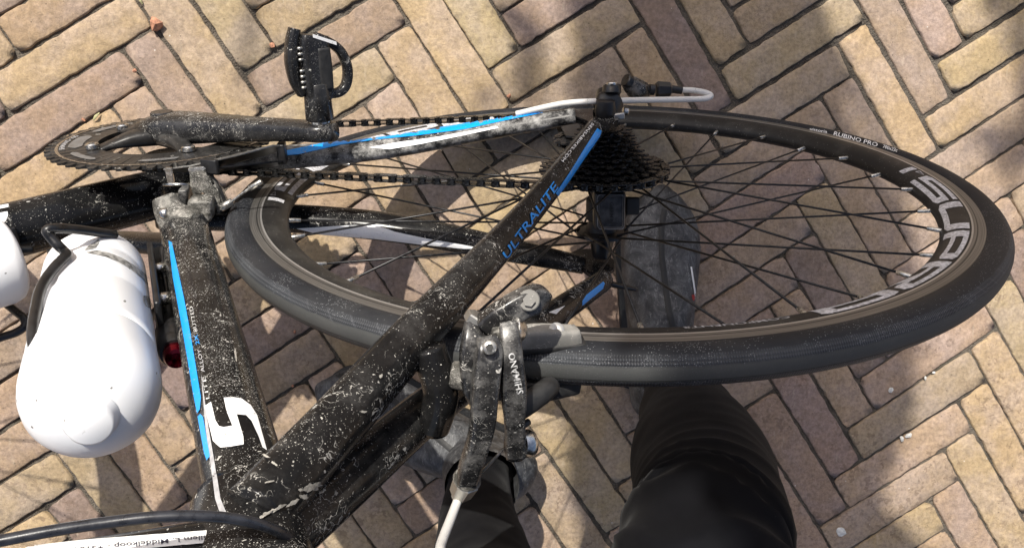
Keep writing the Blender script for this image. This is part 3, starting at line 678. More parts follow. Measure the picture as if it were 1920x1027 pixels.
for k in (0, 180):
    rim_glyph(GL['|'], 181.2+k, 179.6+k, .290, .3035)
    for e_ in ([(0, 0), (.12, .12), (.12, .88), (0, 1)], [(0, 1), (.12, .82), (.85, .5), (1, .5)], [(0, 0), (1, .5), (.85, .5), (.12, .18)]): rim_glyph([e_], 178.6+k, 176.2+k, .2985, .3035)
    a0 = 175.6+k
    for c in 'SUPRA': rim_glyph(GL[c], a0, a0-13.2, .2872, .3042); a0 -= 14.3
    bm = text_bm('COMPONENTS', .01)
    refine(bm, .08)
    for v in bm.verts:
        th = math.radians(101.5+k-13.5*v.co.x); r = .2945+.007*v.co.y; v.co = (r*math.cos(th), rim_y(r)-.00035, r*math.sin(th))
    me = bpy.data.meshes.new('rim_lettering'); bm.to_mesh(me); bm.free(); link('rim_lettering', me, M['rim_print'], wheel, smooth=False)
# tyre lettering (side wall towards the camera)
tyre_t = [BVHTree.FromPolygons([v.co.copy() for v in tyre_me.vertices], [tuple(p.vertices) for p in tyre_me.polygons])]
for s, a, b, hg in (('vittoria', (1518, 245), (1551, 250.5), 5), ('RUBINO PRO', (1563, 254), (1645, 276), 7), ('700x23c', (1655, 278), (1682, 286), 6)):
    px_text('tyre_lettering', s, a, b, hg, tyre_t, M['white_text'], wheel, .01)

# ---- cassette, quick release, sensor
cas = pempty('cassette')
for i, nt in enumerate((11, 12, 13, 14, 15, 17, 19, 21, 24, 28)):
    r = nt*.0127/(2*math.pi)
    bmo('sprocket', gear(r+.0030, r-.0034, .0165, nt, .0019, -.0605+.00405*i), M['cassette'], cas, smooth=False)
bmo('freehub', lathe([(-.062, .0155), (-.0225, .0168)], (0, 0, 0), (0, 1, 0), 32), M['cassette'], cas, sharp=40)
qr = pempty('quick_release')
bmo('skewer_nut', lathe([(-.088, .006), (-.087, .0085), (-.077, .0095), (-.073, .0085)], (0, 0, 0), (0, 1, 0), 24), M['black_plastic'], qr, sharp=40)
bmo('skewer_cap', lathe([(.073, .009), (.082, .0095), (.086, .006)], (0, 0, 0), (0, 1, 0), 24), M['black_plastic'], qr, sharp=40)
bmo('skewer_lever', Sweep([(V((.004, .083, .004)), .005, .004), (V((-.010, .090, .004)), .0042, .003), (V((-.024, .095, .002)), .004, .0025), (V((-.036, .099, .000)), .003, .002)], (0, 1, 0)).bm(12, 12), M['black_plastic'], qr)
sen = pempty('speed_sensor')
sc_ = PZ(1145, 397, .031); ux_ = (PZ(1165, 397, .031)-sc_).normalized(); uy_ = (PZ(1145, 417, .031)-sc_).normalized(); uz_ = ux_.cross(uy_).normalized(); uz_ = uz_ if uz_.z > 0 else -uz_
shell = bmo('sensor_case', box(sc_-uz_*.006, ux_*.0148, uy_*.0186, uz_*.0060, .0055, seg=4), M['black_plastic'], sen)
bmo('sensor_rim', box(sc_+uz_*.0000, ux_*.0122, uy_*.0162, uz_*.0009, .0030, seg=3), M['grey_decal'], sen)
bmo('sensor_lid', box(sc_+uz_*.0004, ux_*.0114, uy_*.0154, uz_*.0011, .0030, seg=3), plain('dusty_plastic', (.045, .045, .046), .5, 0, .4, 150), sen)
bmo('sensor_strap', cyl((0, .004, 0), (0, .024, 0), .0155, n=28, bev=.001), M['rubber'], sen)
bmo('strap_tab', box(PZ(1186, 386, .024), ux_*.006, uy_*.008, uz_*.003, .001), M['rubber'], sen)
px_text('lettering', 'GARMIN', (1143, 379), (1143, 418), 7, [bvh(o) for o in sen.children if o.name.startswith('sensor_lid')], M['rubber'], sen, .01)

# ---- crankset
CA = math.radians(153); CD = V((math.cos(CA), 0, math.sin(CA)))
crank = pempty('crankset')
def at_bb(bm): bmesh.ops.translate(bm, verts=bm.verts, vec=BB); return bm
bmo('large_chainring', at_bb(gear(.1042, .0982, .0600, 50, .0034, -.0495)), M['ring'], crank, smooth=False)
bmo('small_chainring', at_bb(gear(.0715, .0655, .0480, 34, .0030, -.0425)), M['cassette'], crank, smooth=False)
bmo('ring_edge', at_bb(revolve([(.0925, -.0512), (.0938, -.0518), (.0950, -.0512)], 160, False)), M['silver'], crank)
for a0, a1, r0, r1 in ((-52, -22, .079, .087), (-14, 22, .072, .084), (205, 250, .080, .088), (262, 292, .080, .088), (32, 60, .079, .0855), (88, 112, .079, .0855)):
    bm = bmesh.new(); rows = []
    for i in range(25):
        a = math.radians(a0+(a1-a0)*i/24); f = min(1, math.sin(math.pi*i/24)*3); rm = (r0+r1)/2; hw = (r1-r0)/2*f
        rows.append([bm.verts.new(BB+V((r*math.cos(a), -.0516, r*math.sin(a)))) for r in (rm-hw-1e-4, rm+hw+1e-4)])
    for p, q_ in zip(rows, rows[1:]): bm.faces.new((p[0], p[1], q_[1], q_[0]))
    bmo('ring_print', bm, M['ring_grey'], crank, smooth=False)
bm = text_bm('SHIMANO 105', .01); refine(bm, .08)
for v in bm.verts:
    th = math.radians(22-34*v.co.x); r = .0868+.0065*v.co.y; v.co = BB+V((r*math.cos(th), -.0516, r*math.sin(th)))
me = bpy.data.meshes.new('ring_lettering'); bm.to_mesh(me); bm.free(); link('ring_lettering', me, M['grey_decal'], crank, smooth=False)
BOLTS = [PY(186, 282, -.049), PY(212, 243, -.049), PY(346, 283, -.049)]
BOLTS = [BB+V(((p-BB).x, 0, (p-BB).z)).normalized()*.0650+V((0, -.049, 0)) for p in BOLTS]
BOLTS.append(BB+V((CD.x*math.cos(.55)+.0, 0, CD.z-.75)).normalized()*.0650+V((0, -.049, 0)))
for p in BOLTS:
    bmo('chainring_bolt', lathe([(0, .0062), (.0035, .0060), (.0045, .0048), (.0042, .0026), (.0020, .0024), (.0018, .0)], p+V((0, -.0030, 0)), (0, -1, 0), 20), M['silver'], crank, sharp=40)
    d = V(((p-BB).x, 0, (p-BB).z)).normalized()
    bmo('spider_arm', Sweep([(BB+d*.010+V((0, -.0545, 0)), .015, .0085), (BB+d*.030+V((0, -.0545, 0)), .0115, .0070), (BB+d*.047+V((0, -.0525, 0)), .0080, .0040), (BB+d*.060+V((0, -.0500, 0)), .0075, .0026)], (0, 1, 0), 3).bm(14, 20), M['ring'], crank)
PED = BB+CD*.1725
bmo('crank_arm', Sweep([(BB-CD*.024+V((0, -.058, 0)), .0120, .0085), (BB+V((0, -.0605, 0)), .0215, .0135), (BB+CD*.03+V((0, -.0625, 0)), .0205, .0135), (BB+CD*.09+V((0, -.0660, 0)), .0150, .0105), (BB+CD*.15+V((0, -.0690, 0)), .0138, .0085), (PED+V((0, -.0700, 0)), .0155, .0085), (PED+CD*.013+V((0, -.0700, 0)), .0085, .0075)], (0, 1, 0), 3.2).bm(60, 28), M['crank'], crank)
bmo('crank_bolt', cyl(BB+V((0, -.070, 0)), BB+V((0, -.0758, 0)), .0105, n=28, bev=.001), M['crank'], crank, sharp=40)
bmo('crank_arm', Sweep([(BB+V((0, .056, 0)), .017, .010), (BB-CD*.03+V((0, .060, 0)), .015, .0095), (BB-CD*.15+V((0, .068, 0)), .0125, .008), (BB-CD*.185+V((0, .069, 0)), .011, .007)], (0, 1, 0), 3).bm(30, 20), M['crank'], crank)

# ---- pedal: axle barrel, platform, loop
def pedal(o, side):
    pd = pempty('pedal'); s = side
    Y = lambda y: V((0, s*y, 0))
    bmo('axle', cyl(o+Y(.076), o+Y(.080), .0095, n=24), M['silver'], pd, sharp=40)
    bmo('barrel', cyl(o+Y(.080), o+Y(.112), .0120, .0112, n=28, bev=.001), M['pedal'], pd, sharp=50)
    na = math.radians(-30); nd = V((-math.cos(na), 0, math.sin(na))); nu = V((math.sin(na)*-1, 0, math.cos(na)))*1.0
    nu = V((-nd.z, 0, nd.x)) if V((-nd.z, 0, nd.x)).z > 0 else V((nd.z, 0, -nd.x))
    bmo('body', Sweep([(o+Y(.098)+nd*.001, .0105, .0090), (o+Y(.106)+nd*.001, .0125, .0095), (o+Y(.125)-nd*.000, .0120, .0090), (o+Y(.143)+nd*.001, .0130, .0090), (o+Y(.151)+nd*.002, .0115, .0075)], nu, 4).bm(20, 24), M['pedal'], pd)
    bmo('deck', Sweep([(o+Y(.106)+nd*.006+nu*.006, .006, .004), (o+Y(.124)+nd*.006+nu*.0062, .0065, .004), (o+Y(.141)+nd*.006+nu*.006, .006, .004)], nu, 4).bm(10, 16), M['rubber'], pd)
    loop = [o+Y(.102)+nd*.004, o+Y(.1015)+nd*.018, o+Y(.107)+nd*.026, o+Y(.120)+nd*.029, o+Y(.134)+nd*.025, o+Y(.143)+nd*.016, o+Y(.150)+nd*.002]
    bmo('toe_loop', Sweep([(p+nu*.002, .0040, .0050) for p in loop], nu, 3).bm(44, 16), M['pedal'], pd)
    bmo('rear_clip', Sweep([(o+Y(.102)-nd*.012-nu*.005, .003, .006), (o+Y(.114)-nd*.0165-nu*.005, .0045, .006), (o+Y(.130)-nd*.0175-nu*.005, .0055, .007), (o+Y(.146)-nd*.0155-nu*.005, .005, .007), (o+Y(.157)-nd*.012-nu*.005, .0045, .006)], nu, 3).bm(24, 14), M['pedal'], pd)
    for k in range(8):
        if k == 4: continue
        c = o+Y(.110+.0046*k)-nd*.0125+nu*.005
        bmo('spring_coil', cyl(c-nd*.003, c+nd*.002, .0012, n=10), M['silver_dirty'], pd)
    bmo('white_flash', box(o+Y(.1475)+nd*.008+nu*.0082, nd*.010+Y(-.004), V((0, .0014, 0)), nu*.0005, 0), M['white_decal'], pd, smooth=False)
    return pd
pedal(PED, -1); pedal(BB-CD*.1725, 1)

# ---- chain
ch = pempty('chain')
def arc(c, r, a0, a1, n): return [V((c[0]+r*math.cos(a), 0, c[1]+r*math.sin(a))) for a in [a0+(a1-a0)*i/n for i in range(n+1)]]
R1, R2 = .0687, .0566; D_ = math.hypot(BB.x, BB.z); base_a = math.atan2(-BB.z, -BB.x)       # from ring centre to cog centre
tilt_ = math.asin((R1-R2)/D_); up_a = base_a-math.pi/2-tilt_*1.0
up_a = math.atan2(math.sin(up_a), math.cos(up_a))
if math.sin(up_a) < 0: up_a = base_a+math.pi/2+tilt_
path = arc((BB.x, BB.z), R1, math.radians(-92), up_a, 40)
yy = [-.0425]*len(path)
cg = arc((0, 0), R2, up_a, math.radians(252), 30); path += cg; yy += [-.0240]*len(cg)
tail = [(.012, -.066), (.027, -.083), (.027, -.097), (.012, -.112), (-.003, -.128), (-.004, -.145), (.010, -.157), (.025, -.1565)]
path += [V((a, 0, b)) for a, b in tail]; yy += [-.026, -.028, -.030, -.032, -.034, -.036, -.038, -.039]
path.append(path[0].copy()); yy.append(-.0425)
pts = [V((p.x, y, p.z)) for p, y in zip(path, yy)]
lens = [0.0]
for a, b in zip(pts, pts[1:]): lens.append(lens[-1]+(b-a).length)
NL = 2*round(lens[-1]/.0127/2); pitch = lens[-1]/NL
def at_len(s):
    s %= lens[-1]
    for i in range(len(pts)-1):
        if lens[i+1] >= s: return pts[i].lerp(pts[i+1], (s-lens[i])/max(1e-9, lens[i+1]-lens[i]))
    return pts[-1]
def link_mesh(w, th, roll):
    bm = bmesh.new()
    for s in (-1, 1):
        ol = []
        for i in range(16):
            a = 2*math.pi*i/16; cx = .00635*(1 if math.cos(a) > 0 else -1); ol.append(V((cx+.0041*math.cos(a), s*w, .0041*math.sin(a)*(1 if abs(math.cos(a)) > .35 else .78))))
        b2 = prism(ol, (0, s*th, 0), 0); me = bpy.data.meshes.new('t'); b2.to_mesh(me); b2.free(); bm.from_mesh(me); bpy.data.meshes.remove(me)
    for s in (-1, 1):
        cyl((s*.00635, -w-th*1.4, 0), (s*.00635, w+th*1.4, 0), .0018, n=8, bm=bm)
        if roll: cyl((s*.00635, -w, 0), (s*.00635, w, 0), .0038, n=12, bm=bm)
    bmesh.ops.recalc_face_normals(bm, faces=bm.faces)
    me = bpy.data.meshes.new('chain_link'); bm.to_mesh(me); bm.free(); return me
LM = (link_mesh(.0012, .0009, True), link_mesh(.0022, .0009, False))
for i in range(NL):
    a, b = at_len(i*pitch), at_len((i+1)*pitch); d = (b-a).normalized(); yv = V((0, 1, 0)); yv = (yv-d*yv.dot(d)).normalized(); zv = d.cross(yv)
    o = link('chain_link', LM[i % 2], M['chain'], ch, smooth=False); mm = Matrix.Identity(4)
    for k in range(3): mm[k][0] = d[k]; mm[k][1] = yv[k]; mm[k][2] = zv[k]; mm[k][3] = (a[k]+b[k])/2
    o.matrix_local = mm

# ---- rear derailleur and its cable
rd = pempty('rear_derailleur')
bmo('hanger', Sweep([(V((-.002, -.072, -.022)), .006, .004), (V((-.008, -.076, -.032)), .009, .006)], (0, 1, 0)).bm(8, 16), M['silver_dirty'], rd)
bmo('pivot_body', cyl(PZ(1137, 213, -.014), PZ(1141, 168, -.024), .0125, .0105, n=28, bev=.0015), M['black_plastic'], rd, sharp=50)
bmo('pivot_cap', cyl(PZ(1147, 176, -.012), PZ(1147, 158, -.014), .0088, .0080, n=24, bev=.0012), M['black_plastic'], rd, sharp=50)
bmo('pivot_bolt', cyl(PZ(1147, 159, -.010), PZ(1147, 153.5, -.010), .0048, n=20, bev=.0006), M['silver'], rd, sharp=40)
bmo('knuckle', Sweep([(PZ(1172, 166, -.030), .006, .008), (PZ(1184, 160, -.028), .008, .010), (PZ(1196, 170, -.030), .010, .011), (PZ(1206, 172, -.034), .006, .008)], (0, 0, 1)).bm(16, 18, rough=.0008, rs=120), M['brake'], rd)
bmo('knuckle_bolt', cyl(PZ(1172, 150, -.022), PZ(1182, 155, -.024), .0062, n=20, bev=.001), M['black_plastic'], rd, sharp=40)
bmo('hanger_bolt', cyl(PZ(1168, 208, -.020), PZ(1178, 209, -.020), .0038, n=16, bev=.0006), M['silver'], rd, sharp=40)
bmo('mount', Sweep([(PZ(1128, 208, -.006), .0120, .009), (PZ(1138, 200, -.010), .0145, .010), (PZ(1150, 186, -.016), .012, .010)], (0, 0, 1)).bm(14, 20), M['black_plastic'], rd)
bmo('silver_plate', box(PZ(1158, 218, .002), (PZ(1174, 216, .002)-PZ(1158, 218, .002))*.8, (PZ(1158, 226, .002)-PZ(1158, 218, .002))*.8, (0, 0, .003), .0014), M['silver_dirty'], rd)
bmo('adjuster_seat', cyl(PZ(1206, 170, -.034), PZ(1216, 168, -.034), .0078, .0070, n=20, bev=.001), M['black_plastic'], rd, sharp=50)
bmo('barrel_adjuster', cyl(PZ(1217, 168, -.034), PZ(1226, 169, -.034), .0052, n=16), M['black_plastic'], rd, sharp=50)
bmo('barrel_grip', cyl(PZ(1229, 168, -.034), PZ(1258, 168, -.034), .0078, .0070, n=7, bev=.0016), M['black_plastic'], rd, smooth=False)
bmo('ferrule', cyl(PZ(1258, 167, -.034), PZ(1278, 170, -.034), .0036, n=14), M['black_plastic'], rd, sharp=50)
for z, xx, y in ((-.088, .012, -.030), (-.142, .012, -.036)): bmo('pulley', (lambda g_: (bmesh.ops.translate(g_, verts=g_.verts, vec=(xx, 0, z)), g_)[1])(gear(.0225, .019, .004, 11, .003, y)), M['black_plastic'], rd, smooth=False)
for dy in (-.006, .006): bmo('cage_plate', prism([V((.022, -.030+dy, -.082)), V((.022, -.036+dy, -.148)), V((.012, -.036+dy, -.154)), V((.002, -.036+dy, -.146)), V((.004, -.030+dy, -.084)), V((.012, -.030+dy, -.076))], (0, .0018, 0), 0), M['black_plastic'], rd, smooth=False)
part(tube('gear_cable', [PZ(1276, 169, -.034), PZ(1300, 170, -.034), PZ(1322, 174, -.033), PZ(1333, 180, -.031), PZ(1322, 185, -.029), PZ(1290, 186.5, -.026), PZ(1200, 188, -.014), PZ(1120, 190, -.008), PZ(1060, 194, -.010), PZ(1010, 204, -.016), PZ(968, 214, -.022)], .0027, M['cable_white'], None, 90, 12))

# ---- front derailleur
fd = pempty('front_derailleur')
def q4(z, *pl): return [PZ(x, y, z) for x, y in pl]
bmo('outer_plate', prism([PZ(306, 316, .026), PZ(356, 310, .027), PZ(440, 291, .020), PZ(512, 271, .004), PZ(538, 272, -.010), PZ(530, 280, -.022), PZ(440, 303, -.004), PZ(360, 320, .006), PZ(312, 322, .006)], (0, .0016, 0), .0004), M['silver_dirty'], fd, sharp=40)
bmo('inner_plate', prism([PZ(382, 316, .030), PZ(420, 312, .028), PZ(470, 306, .018), PZ(530, 300, -.002), PZ(532, 306, -.016), PZ(470, 318, -.008), PZ(388, 324, .006)], (0, .0016, 0), .0004), M['black_plastic'], fd, sharp=40)
bmo('cage_bridge', box(PZ(394, 312, .030), (.007, 0, -.003), (0, .006, 0), (.001, 0, .002), .001), M['black_plastic'], fd)
bmo('cage_tail', box(PZ(529, 287, -.010), (.0035, 0, 0), (0, .009, 0), (0, 0, .007), .001), M['black_plastic'], fd)
bmo('cage_top', prism(q4(.031, (351, 316), (386, 312), (388, 319), (354, 324)), (0, 0, -.004), .0008), M['silver'], fd, sharp=40)
bmo('linkage', prism(q4(.030, (308, 315), (322, 315), (326, 344), (314, 345)), (0, 0, -.004), .0006), M['silver'], fd, sharp=40)
bmo('pivot_pin', cyl(PZ(306, 346, .030), PZ(356, 346, .030), .0016, n=10), M['silver'], fd)
bmo('cage_arm', prism(q4(.034, (354, 325), (384, 322), (388, 334), (402, 346), (410, 362), (418, 380), (421, 396), (408, 402), (402, 384), (394, 364), (380, 357), (368, 360), (363, 374), (356, 350)), (0, 0, -.014), .002), M['alloy_caked'], fd, sharp=60)
bmo('body_block', box(PZ(378, 390, .040), (PZ(400, 390, .040)-PZ(378, 390, .040)), (PZ(378, 412, .040)-PZ(378, 390, .040))*.95, (0, 0, .011), .003), M['alloy_caked'], fd)
bmo('link_plate', box(PZ(346, 384, .036), (PZ(354, 384, .036)-PZ(346, 384, .036)), (PZ(346, 416, .036)-PZ(346, 384, .036)), (0, 0, .008), .0012), M['brake'], fd)
bmo('clamp', Sweep([(PZ(312, 372, .040), .010, .011), (PZ(322, 398, .046), .013, .012), (PZ(340, 420, .054), .016, .012), (PZ(360, 434, .060), .018, .010)], (0, 0, 1), 3).bm(20, 20, rough=.0008, rs=150), M['alloy_caked'], fd)
bmo('clamp_bolt', cyl(PZ(302, 400, .056), PZ(316, 400, .057), .0048, n=18, bev=.0008), M['silver'], fd, sharp=50)
bmo('anchor_bolt', cyl(PZ(414, 390, .036), PZ(436, 378, .034), .0035, n=14, bev=.0006), M['silver_dirty'], fd, sharp=50)
bmo('cable_end', Sweep([(PZ(424, 386, .038), .0011, .0011), (PZ(450, 366, .040), .0011, .0011), (PZ(468, 353, .041), .0012, .0012)], (0, 0, 1)).bm(12, 8), M['nipple'], fd)
bmo('cable_crimp', cyl(PZ(467, 354, .041), PZ(491, 340, .042), .0024, n=12, bev=.0005), M['nipple'], fd, sharp=50)

# ---- rear brake caliper
bk = pempty('rear_brake')
def pzs(lst): return [(PZ(x, y, z), a, b) for x, y, z, a, b in lst]
bmo('mount_spacer', cyl(PZ(846, 702, .343), PZ(884, 706, .345), .0075, .0085, n=24, bev=.001), M['alloy_caked'], bk, sharp=50)
bmo('back_arm', Sweep(pzs([(893, 602, .336, .006, .006), (890, 640, .344, .0072, .007), (888, 680, .348, .0078, .007), (893, 720, .349, .0078, .007), (900, 742, .347, .007, .006)]), (0, 0, 1), 6).bm(24, 20), M['brake'], bk)
armb = bmo('cable_arm', Sweep(pzs([(914, 634, .356, .0055, .005), (917, 655, .360, .0068, .007), (912, 700, .364, .0072, .008), (908, 745, .366, .0070, .008), (905, 790, .366, .0066, .0075), (896, 830, .365, .0060, .007), (884, 868, .362, .0062, .006), (876, 895, .358, .0058, .006)]), (0, 0, 1), 6).bm(44, 22), M['brake'], bk)
bmo('pivot_bolt', cyl(PZ(918, 651, .3655), PZ(918, 651, .3712), .0038, n=20, bev=.0007), M['silver_dirty'], bk, sharp=50)
bmo('pivot_socket', cyl(PZ(918, 651, .3713), PZ(918, 651, .3716), .0020, n=6), M['rubber'], bk, smooth=False)
arma = bmo('side_arm', Sweep(pzs([(952, 606, .350, .0048, .005), (957, 640, .356, .0056, .006), (960, 680, .359, .0060, .007), (962, 715, .360, .0068, .007), (963, 750, .359, .0066, .007), (964, 785, .357, .0056, .006), (966, 812, .354, .0058, .0055), (966, 850, .350, .0056, .005)]), (0, 0, 1), 6).bm(44, 22), M['brake'], bk)
bmo('inner_link', box(PZ(936, 636, .350), PZ(950, 634, .350)-PZ(936, 636, .350), PZ(936, 660, .350)-PZ(936, 636, .350), (0, 0, .005), .0012), M['alloy_caked'], bk)
bmo('yoke', Sweep(pzs([(912, 612, .343, .007, .007), (932, 596, .344, .0070, .006), (955, 583, .343, .0074, .006), (985, 567, .341, .0076, .0058), (1008, 560, .339, .0074, .0055), (1022, 561, .337, .005, .005)]), (0, 0, 1), 6).bm(34, 22), M['brake'], bk)
bmo('washer', cyl(PZ(992, 563, .3455), PZ(992, 563, .3472), .0058, n=28, bev=.0006), M['pad'], bk, sharp=40)
bmo('yoke_bolt', cyl(PZ(992, 563, .3472), PZ(992, 563, .3490), .0034, n=6), M['pad'], bk, smooth=False)
bmo('centre_bolt', cyl(PZ(956, 617, .349), PZ(982, 622, .347), .0078, .0062, n=24, bev=.0018), M['silver'], bk, sharp=60)
bmo('nut', cyl(PZ(886, 606, .338), PZ(896, 590, .338), .0062, n=6, bev=.0008), M['silver_dirty'], bk, smooth=False)
for ysd in (-1, 1):
    cc = V((.1035, ysd*.0160, .3110))
    bmo('pad_holder', Sweep([(cc+V((.024, 0, -.001)), .0056, .0058), (cc+V((.020, 0, 0)), .0060, .0068), (cc+V((0, ysd*.0015, .001)), .0068, .0072), (cc+V((-.020, 0, 0)), .0062, .0066), (cc+V((-.0245, 0, -.001)), .0058, .0060)], (0, 0, 1), 4).bm(20, 20), M['pad'] if ysd < 0 else M['rubber'], bk)
    bmo('pad_rubber', Sweep([(cc+V((.029, -ysd*.0045, .0005)), .0022, .0060), (cc+V((0, -ysd*.0042, .0015)), .0024, .0066), (cc+V((-.029, -ysd*.0045, .0005)), .0022, .0060)], (0, 0, 1), 5).bm(10, 16), M['rubber'], bk)
    bmo('pad_screw', lathe([(0, .0048), (.0015, .0045), (.002, .002), (.0012, .0)], cc+V((-.012, ysd*.006, .003)), (0, ysd*.6, .5), 16), M['silver_dirty'], bk, sharp=50)
bmo('left_arm', Sweep([(PZ(962, 770, .352), .008, .006), (PZ(1000, 748, .345), .007, .006), (PZ(1030, 725, .334), .006, .006), (V((.100, .022, .312)), .006, .006)], (0, 0, 1)).bm(20, 16), M['rubber'], bk)
bmo('anchor', Sweep(pzs([(967, 812, .352, .0052, .005), (966, 835, .350, .0066, .006), (966, 853, .348, .0050, .005)]), (0, 0, 1), 3).bm(12, 18), M['frame_heavy'], bk)
bmo('anchor_bolt', lathe([(0, .0075), (.004, .0082), (.007, .0070), (.0078, .0045), (.0070, .0040)], PZ(978, 832, .352), (PZ(996, 830, .350)-PZ(978, 832, .352)), 26), M['silver'], bk, sharp=60)
bmo('release_tip', cyl(PZ(972, 802, .348), PZ(993, 789, .344), .0024, .0020, n=10, bev=.0005), M['black_plastic'], bk, sharp=50)
bmo('adjuster_boot', cyl(PZ(880, 886, .357), PZ(875, 900, .355), .0068, .0082, n=22, bev=.001), M['alloy_caked'], bk, sharp=60)
bmo('barrel_adjuster', cyl(PZ(876, 900, .356), PZ(863, 925, .352), .0078, .0068, n=7, bev=.0014), M['silver_dirty'], bk, smooth=False)
bmo('cable_stop', cyl(PZ(863, 925, .352), PZ(860, 932, .351), .0045, n=16, bev=.0005), M['silver_dirty'], bk, sharp=50)
bmo('inner_cable', cyl(PZ(884, 905, .352), PZ(962, 822, .349), .0009, n=8), M['silver_dirty'], bk)
px_text('lettering', 'SHIMANO', (981, 736), (964, 660), 12, [bvh(arma)], M['worn_text'], bk, .02)
part(tube('brake_housing', [PZ(861, 930, .352), PZ(845, 972, .372), PZ(826, 1022, .40), PZ(800, 1110, .45), V((.255, .03, .50)), V((.29, .02, .515)), V((.36, .012, .505))], .00265, M['cable_white'], None, 60, 12))

# ---- bottle cages
def cage(o, axis, out_, mirror=1):
    cg = pempty('bottle_cage'); L = V((0, 1, 0)); r = .0395
    c = lambda s, a: o+axis*s+out_*(r*math.cos(a))+L*(r*math.sin(a))     # a = 0 points away from the tube
    bmo('spine', box(o-out_*.0405+axis*.050, axis*.062, L*.011, out_*.0022, .0018), M['black_plastic'], cg)
    for k in (.022, .082): bmo('boss_bolt', cyl(o-out_*.0385+axis*k, o-out_*.050+axis*k, .0045, n=14), M['silver'], cg)
    return cg
B1 = BB+PF*.0688; B2 = BB+PU*.0665
CG1 = cage(B1+ST*.185, ST, PF); CG2 = cage(B2+DT*.165, DT, PU)
def wire(cg, pts_, nu=60): bmo('wire', Sweep([(p, .0034, .0034) for p in pts_], (.2, .35, .9)).bm(nu, 12), M['black_plastic'], cg)
b1b = lathe([(-.02, .0390), (.26, .0398)], B1+ST*.19, ST, 60); me_ = bpy.data.meshes.new('t'); b1b.to_mesh(me_); b1b.free()
B1T = [BVHTree.FromPolygons([v.co.copy() for v in me_.vertices], [tuple(p.vertices) for p in me_.polygons])]
c1_ = cast(B1T, 122, 474, .0015); z1_ = c1_.z
wire(CG1, [PZ(215, 440, z1_-.05), PZ(150, 431, z1_-.02), PZ(106, 428, z1_-.004), PZ(88, 432, z1_), PZ(94, 443, z1_), PZ(110, 461, z1_+.002), c1_]+[cast(B1T, x, y, .0015) for x, y in ((126, 482), (112, 497), (92, 522), (78, 550))]+[PZ(67, 580, z1_+.075), PZ(62, 615, z1_+.095), PZ(66, 655, z1_+.11), PZ(95, 700, z1_+.11)])
wire(CG1, [PZ(108, 460, .124)+V((0, .06, -.02)), B1+ST*.182+V((0, .043, 0)), B1+ST*.22-PF*.02+V((0, .040, 0)), B1+ST*.25-PF*.042+V((0, .012, 0))], 30)
wire(CG2, [PZ(-60, 655, .10), PZ(0, 633, .098), PZ(30, 623, .096), PZ(47, 610, .094), PZ(44, 596, .090), PZ(30, 584, .084), PZ(0, 560, .070)])
wire(CG2, [PZ(-60, 478, .06), PZ(-10, 474, .062), PZ(22, 470, .06), PZ(60, 468, .05)], 20)
bmo('cage_blade', Sweep([(PZ(306, 470, .10), .005, .0025), (PZ(310, 520, .13), .006, .0025), (PZ(316, 570, .17), .006, .0025), (PZ(308, 630, .20), .008, .003), (PZ(300, 640, .20), .004, .002)], (1, 0, 0)).bm(24, 12), M['black_plastic'], CG1)

# ================================================================== THINGS CARRIED BY THE BICYCLE
def bottle(name, o, axis, label, cap=True):
    rt = empty(name); rt.matrix_world = BIKE @ Matrix.Translation(o); tag(rt, label, 'bottle', 'water bottles in the bicycle cages')
    prof = [(.0, .0), (.0, .024), (.001, .031), (.004, .0345), (.010, .0362), (.034, .0366), (.037, .0358), (.0395, .0352), (.042, .0358), (.046, .0368), (.090, .0372), (.094, .0364), (.098, .0364), (.103, .0374), (.150, .0378), (.163, .0378)]
    bmo('flask', lathe([(h, r*.965) for h, r in prof], (0, 0, 0), axis, 72), M['bottle'], rt)
    cp = bmo('cap', lathe([(.160, .0355), (.1625, .0366), (.1645, .0369), (.190, .0374), (.199, .0368), (.2065, .0350), (.2135, .0312), (.2190, .0258), (.2225, .0195), (.2245, .0140), (.225, .0)], (0, 0, 0), axis, 72), M['bottle'], rt)
    bmo('nozzle', lathe([(.2215, .0175), (.2250, .0140), (.2300, .0126), (.2325, .0118), (.2335, .0104), (.2338, .0)], (0, 0, 0), axis, 48), M['bottle'], cp)
    return rt
wb = bottle('water_bottle', B1+ST*.190, ST, 'white water bottle in the cage on the seat tube, nozzle pointing up')
bottle('water_bottle', B2+DT*.172, DT, 'white water bottle on the down tube, cut by the left edge')
fl = [c_ for c_ in wb.children if c_.name.startswith('flask')][0]
FT = [BVHTree.FromPolygons([v.co+(B1+ST*.190) for v in fl.data.vertices], [tuple(p.vertices) for p in fl.data.polygons])]
M['scuff'] = plain('scuff_dirt', (.27, .265, .25), .7, 0, .5, 260, .3)
for nm_, pl in (('scuff', [(625, 275), (660, 240), (690, 235), (730, 195), (735, 215), (710, 255), (680, 268)]), ('scuff', [(1060, 610), (1090, 610), (1130, 660), (1120, 700), (1080, 690), (1060, 650)])):
    o = px_decal(nm_, [[(x/3.95, 400+y/3.95) for x, y in pl]], FT, M['scuff'], wb, .0004, 4)
    if o: o.location = -(B1+ST*.190)
up_ = [(635, 288), (720, 277), (800, 292), (900, 332), (1000, 392), (1090, 462), (1135, 540)]; lo_ = [(650, 296), (700, 305), (780, 322), (870, 358), (960, 408), (1050, 480), (1110, 545)]
for k in range(6):
    o = px_decal('scuff', [[(x/3.95, 400+y/3.95) for x, y in (up_[k], up_[k+1], lo_[k+1], lo_[k])]], FT, M['scuff'], wb, .0004, 4)
    if o: o.location = -(B1+ST*.190)
pump = empty('mini_pump'); pump.matrix_world = BIKE; tag(pump, 'black mini pump with red end cap beside the seat tube', 'pump')
po = BB+ST*.138+PF*.0225+V((0, .016, 0))
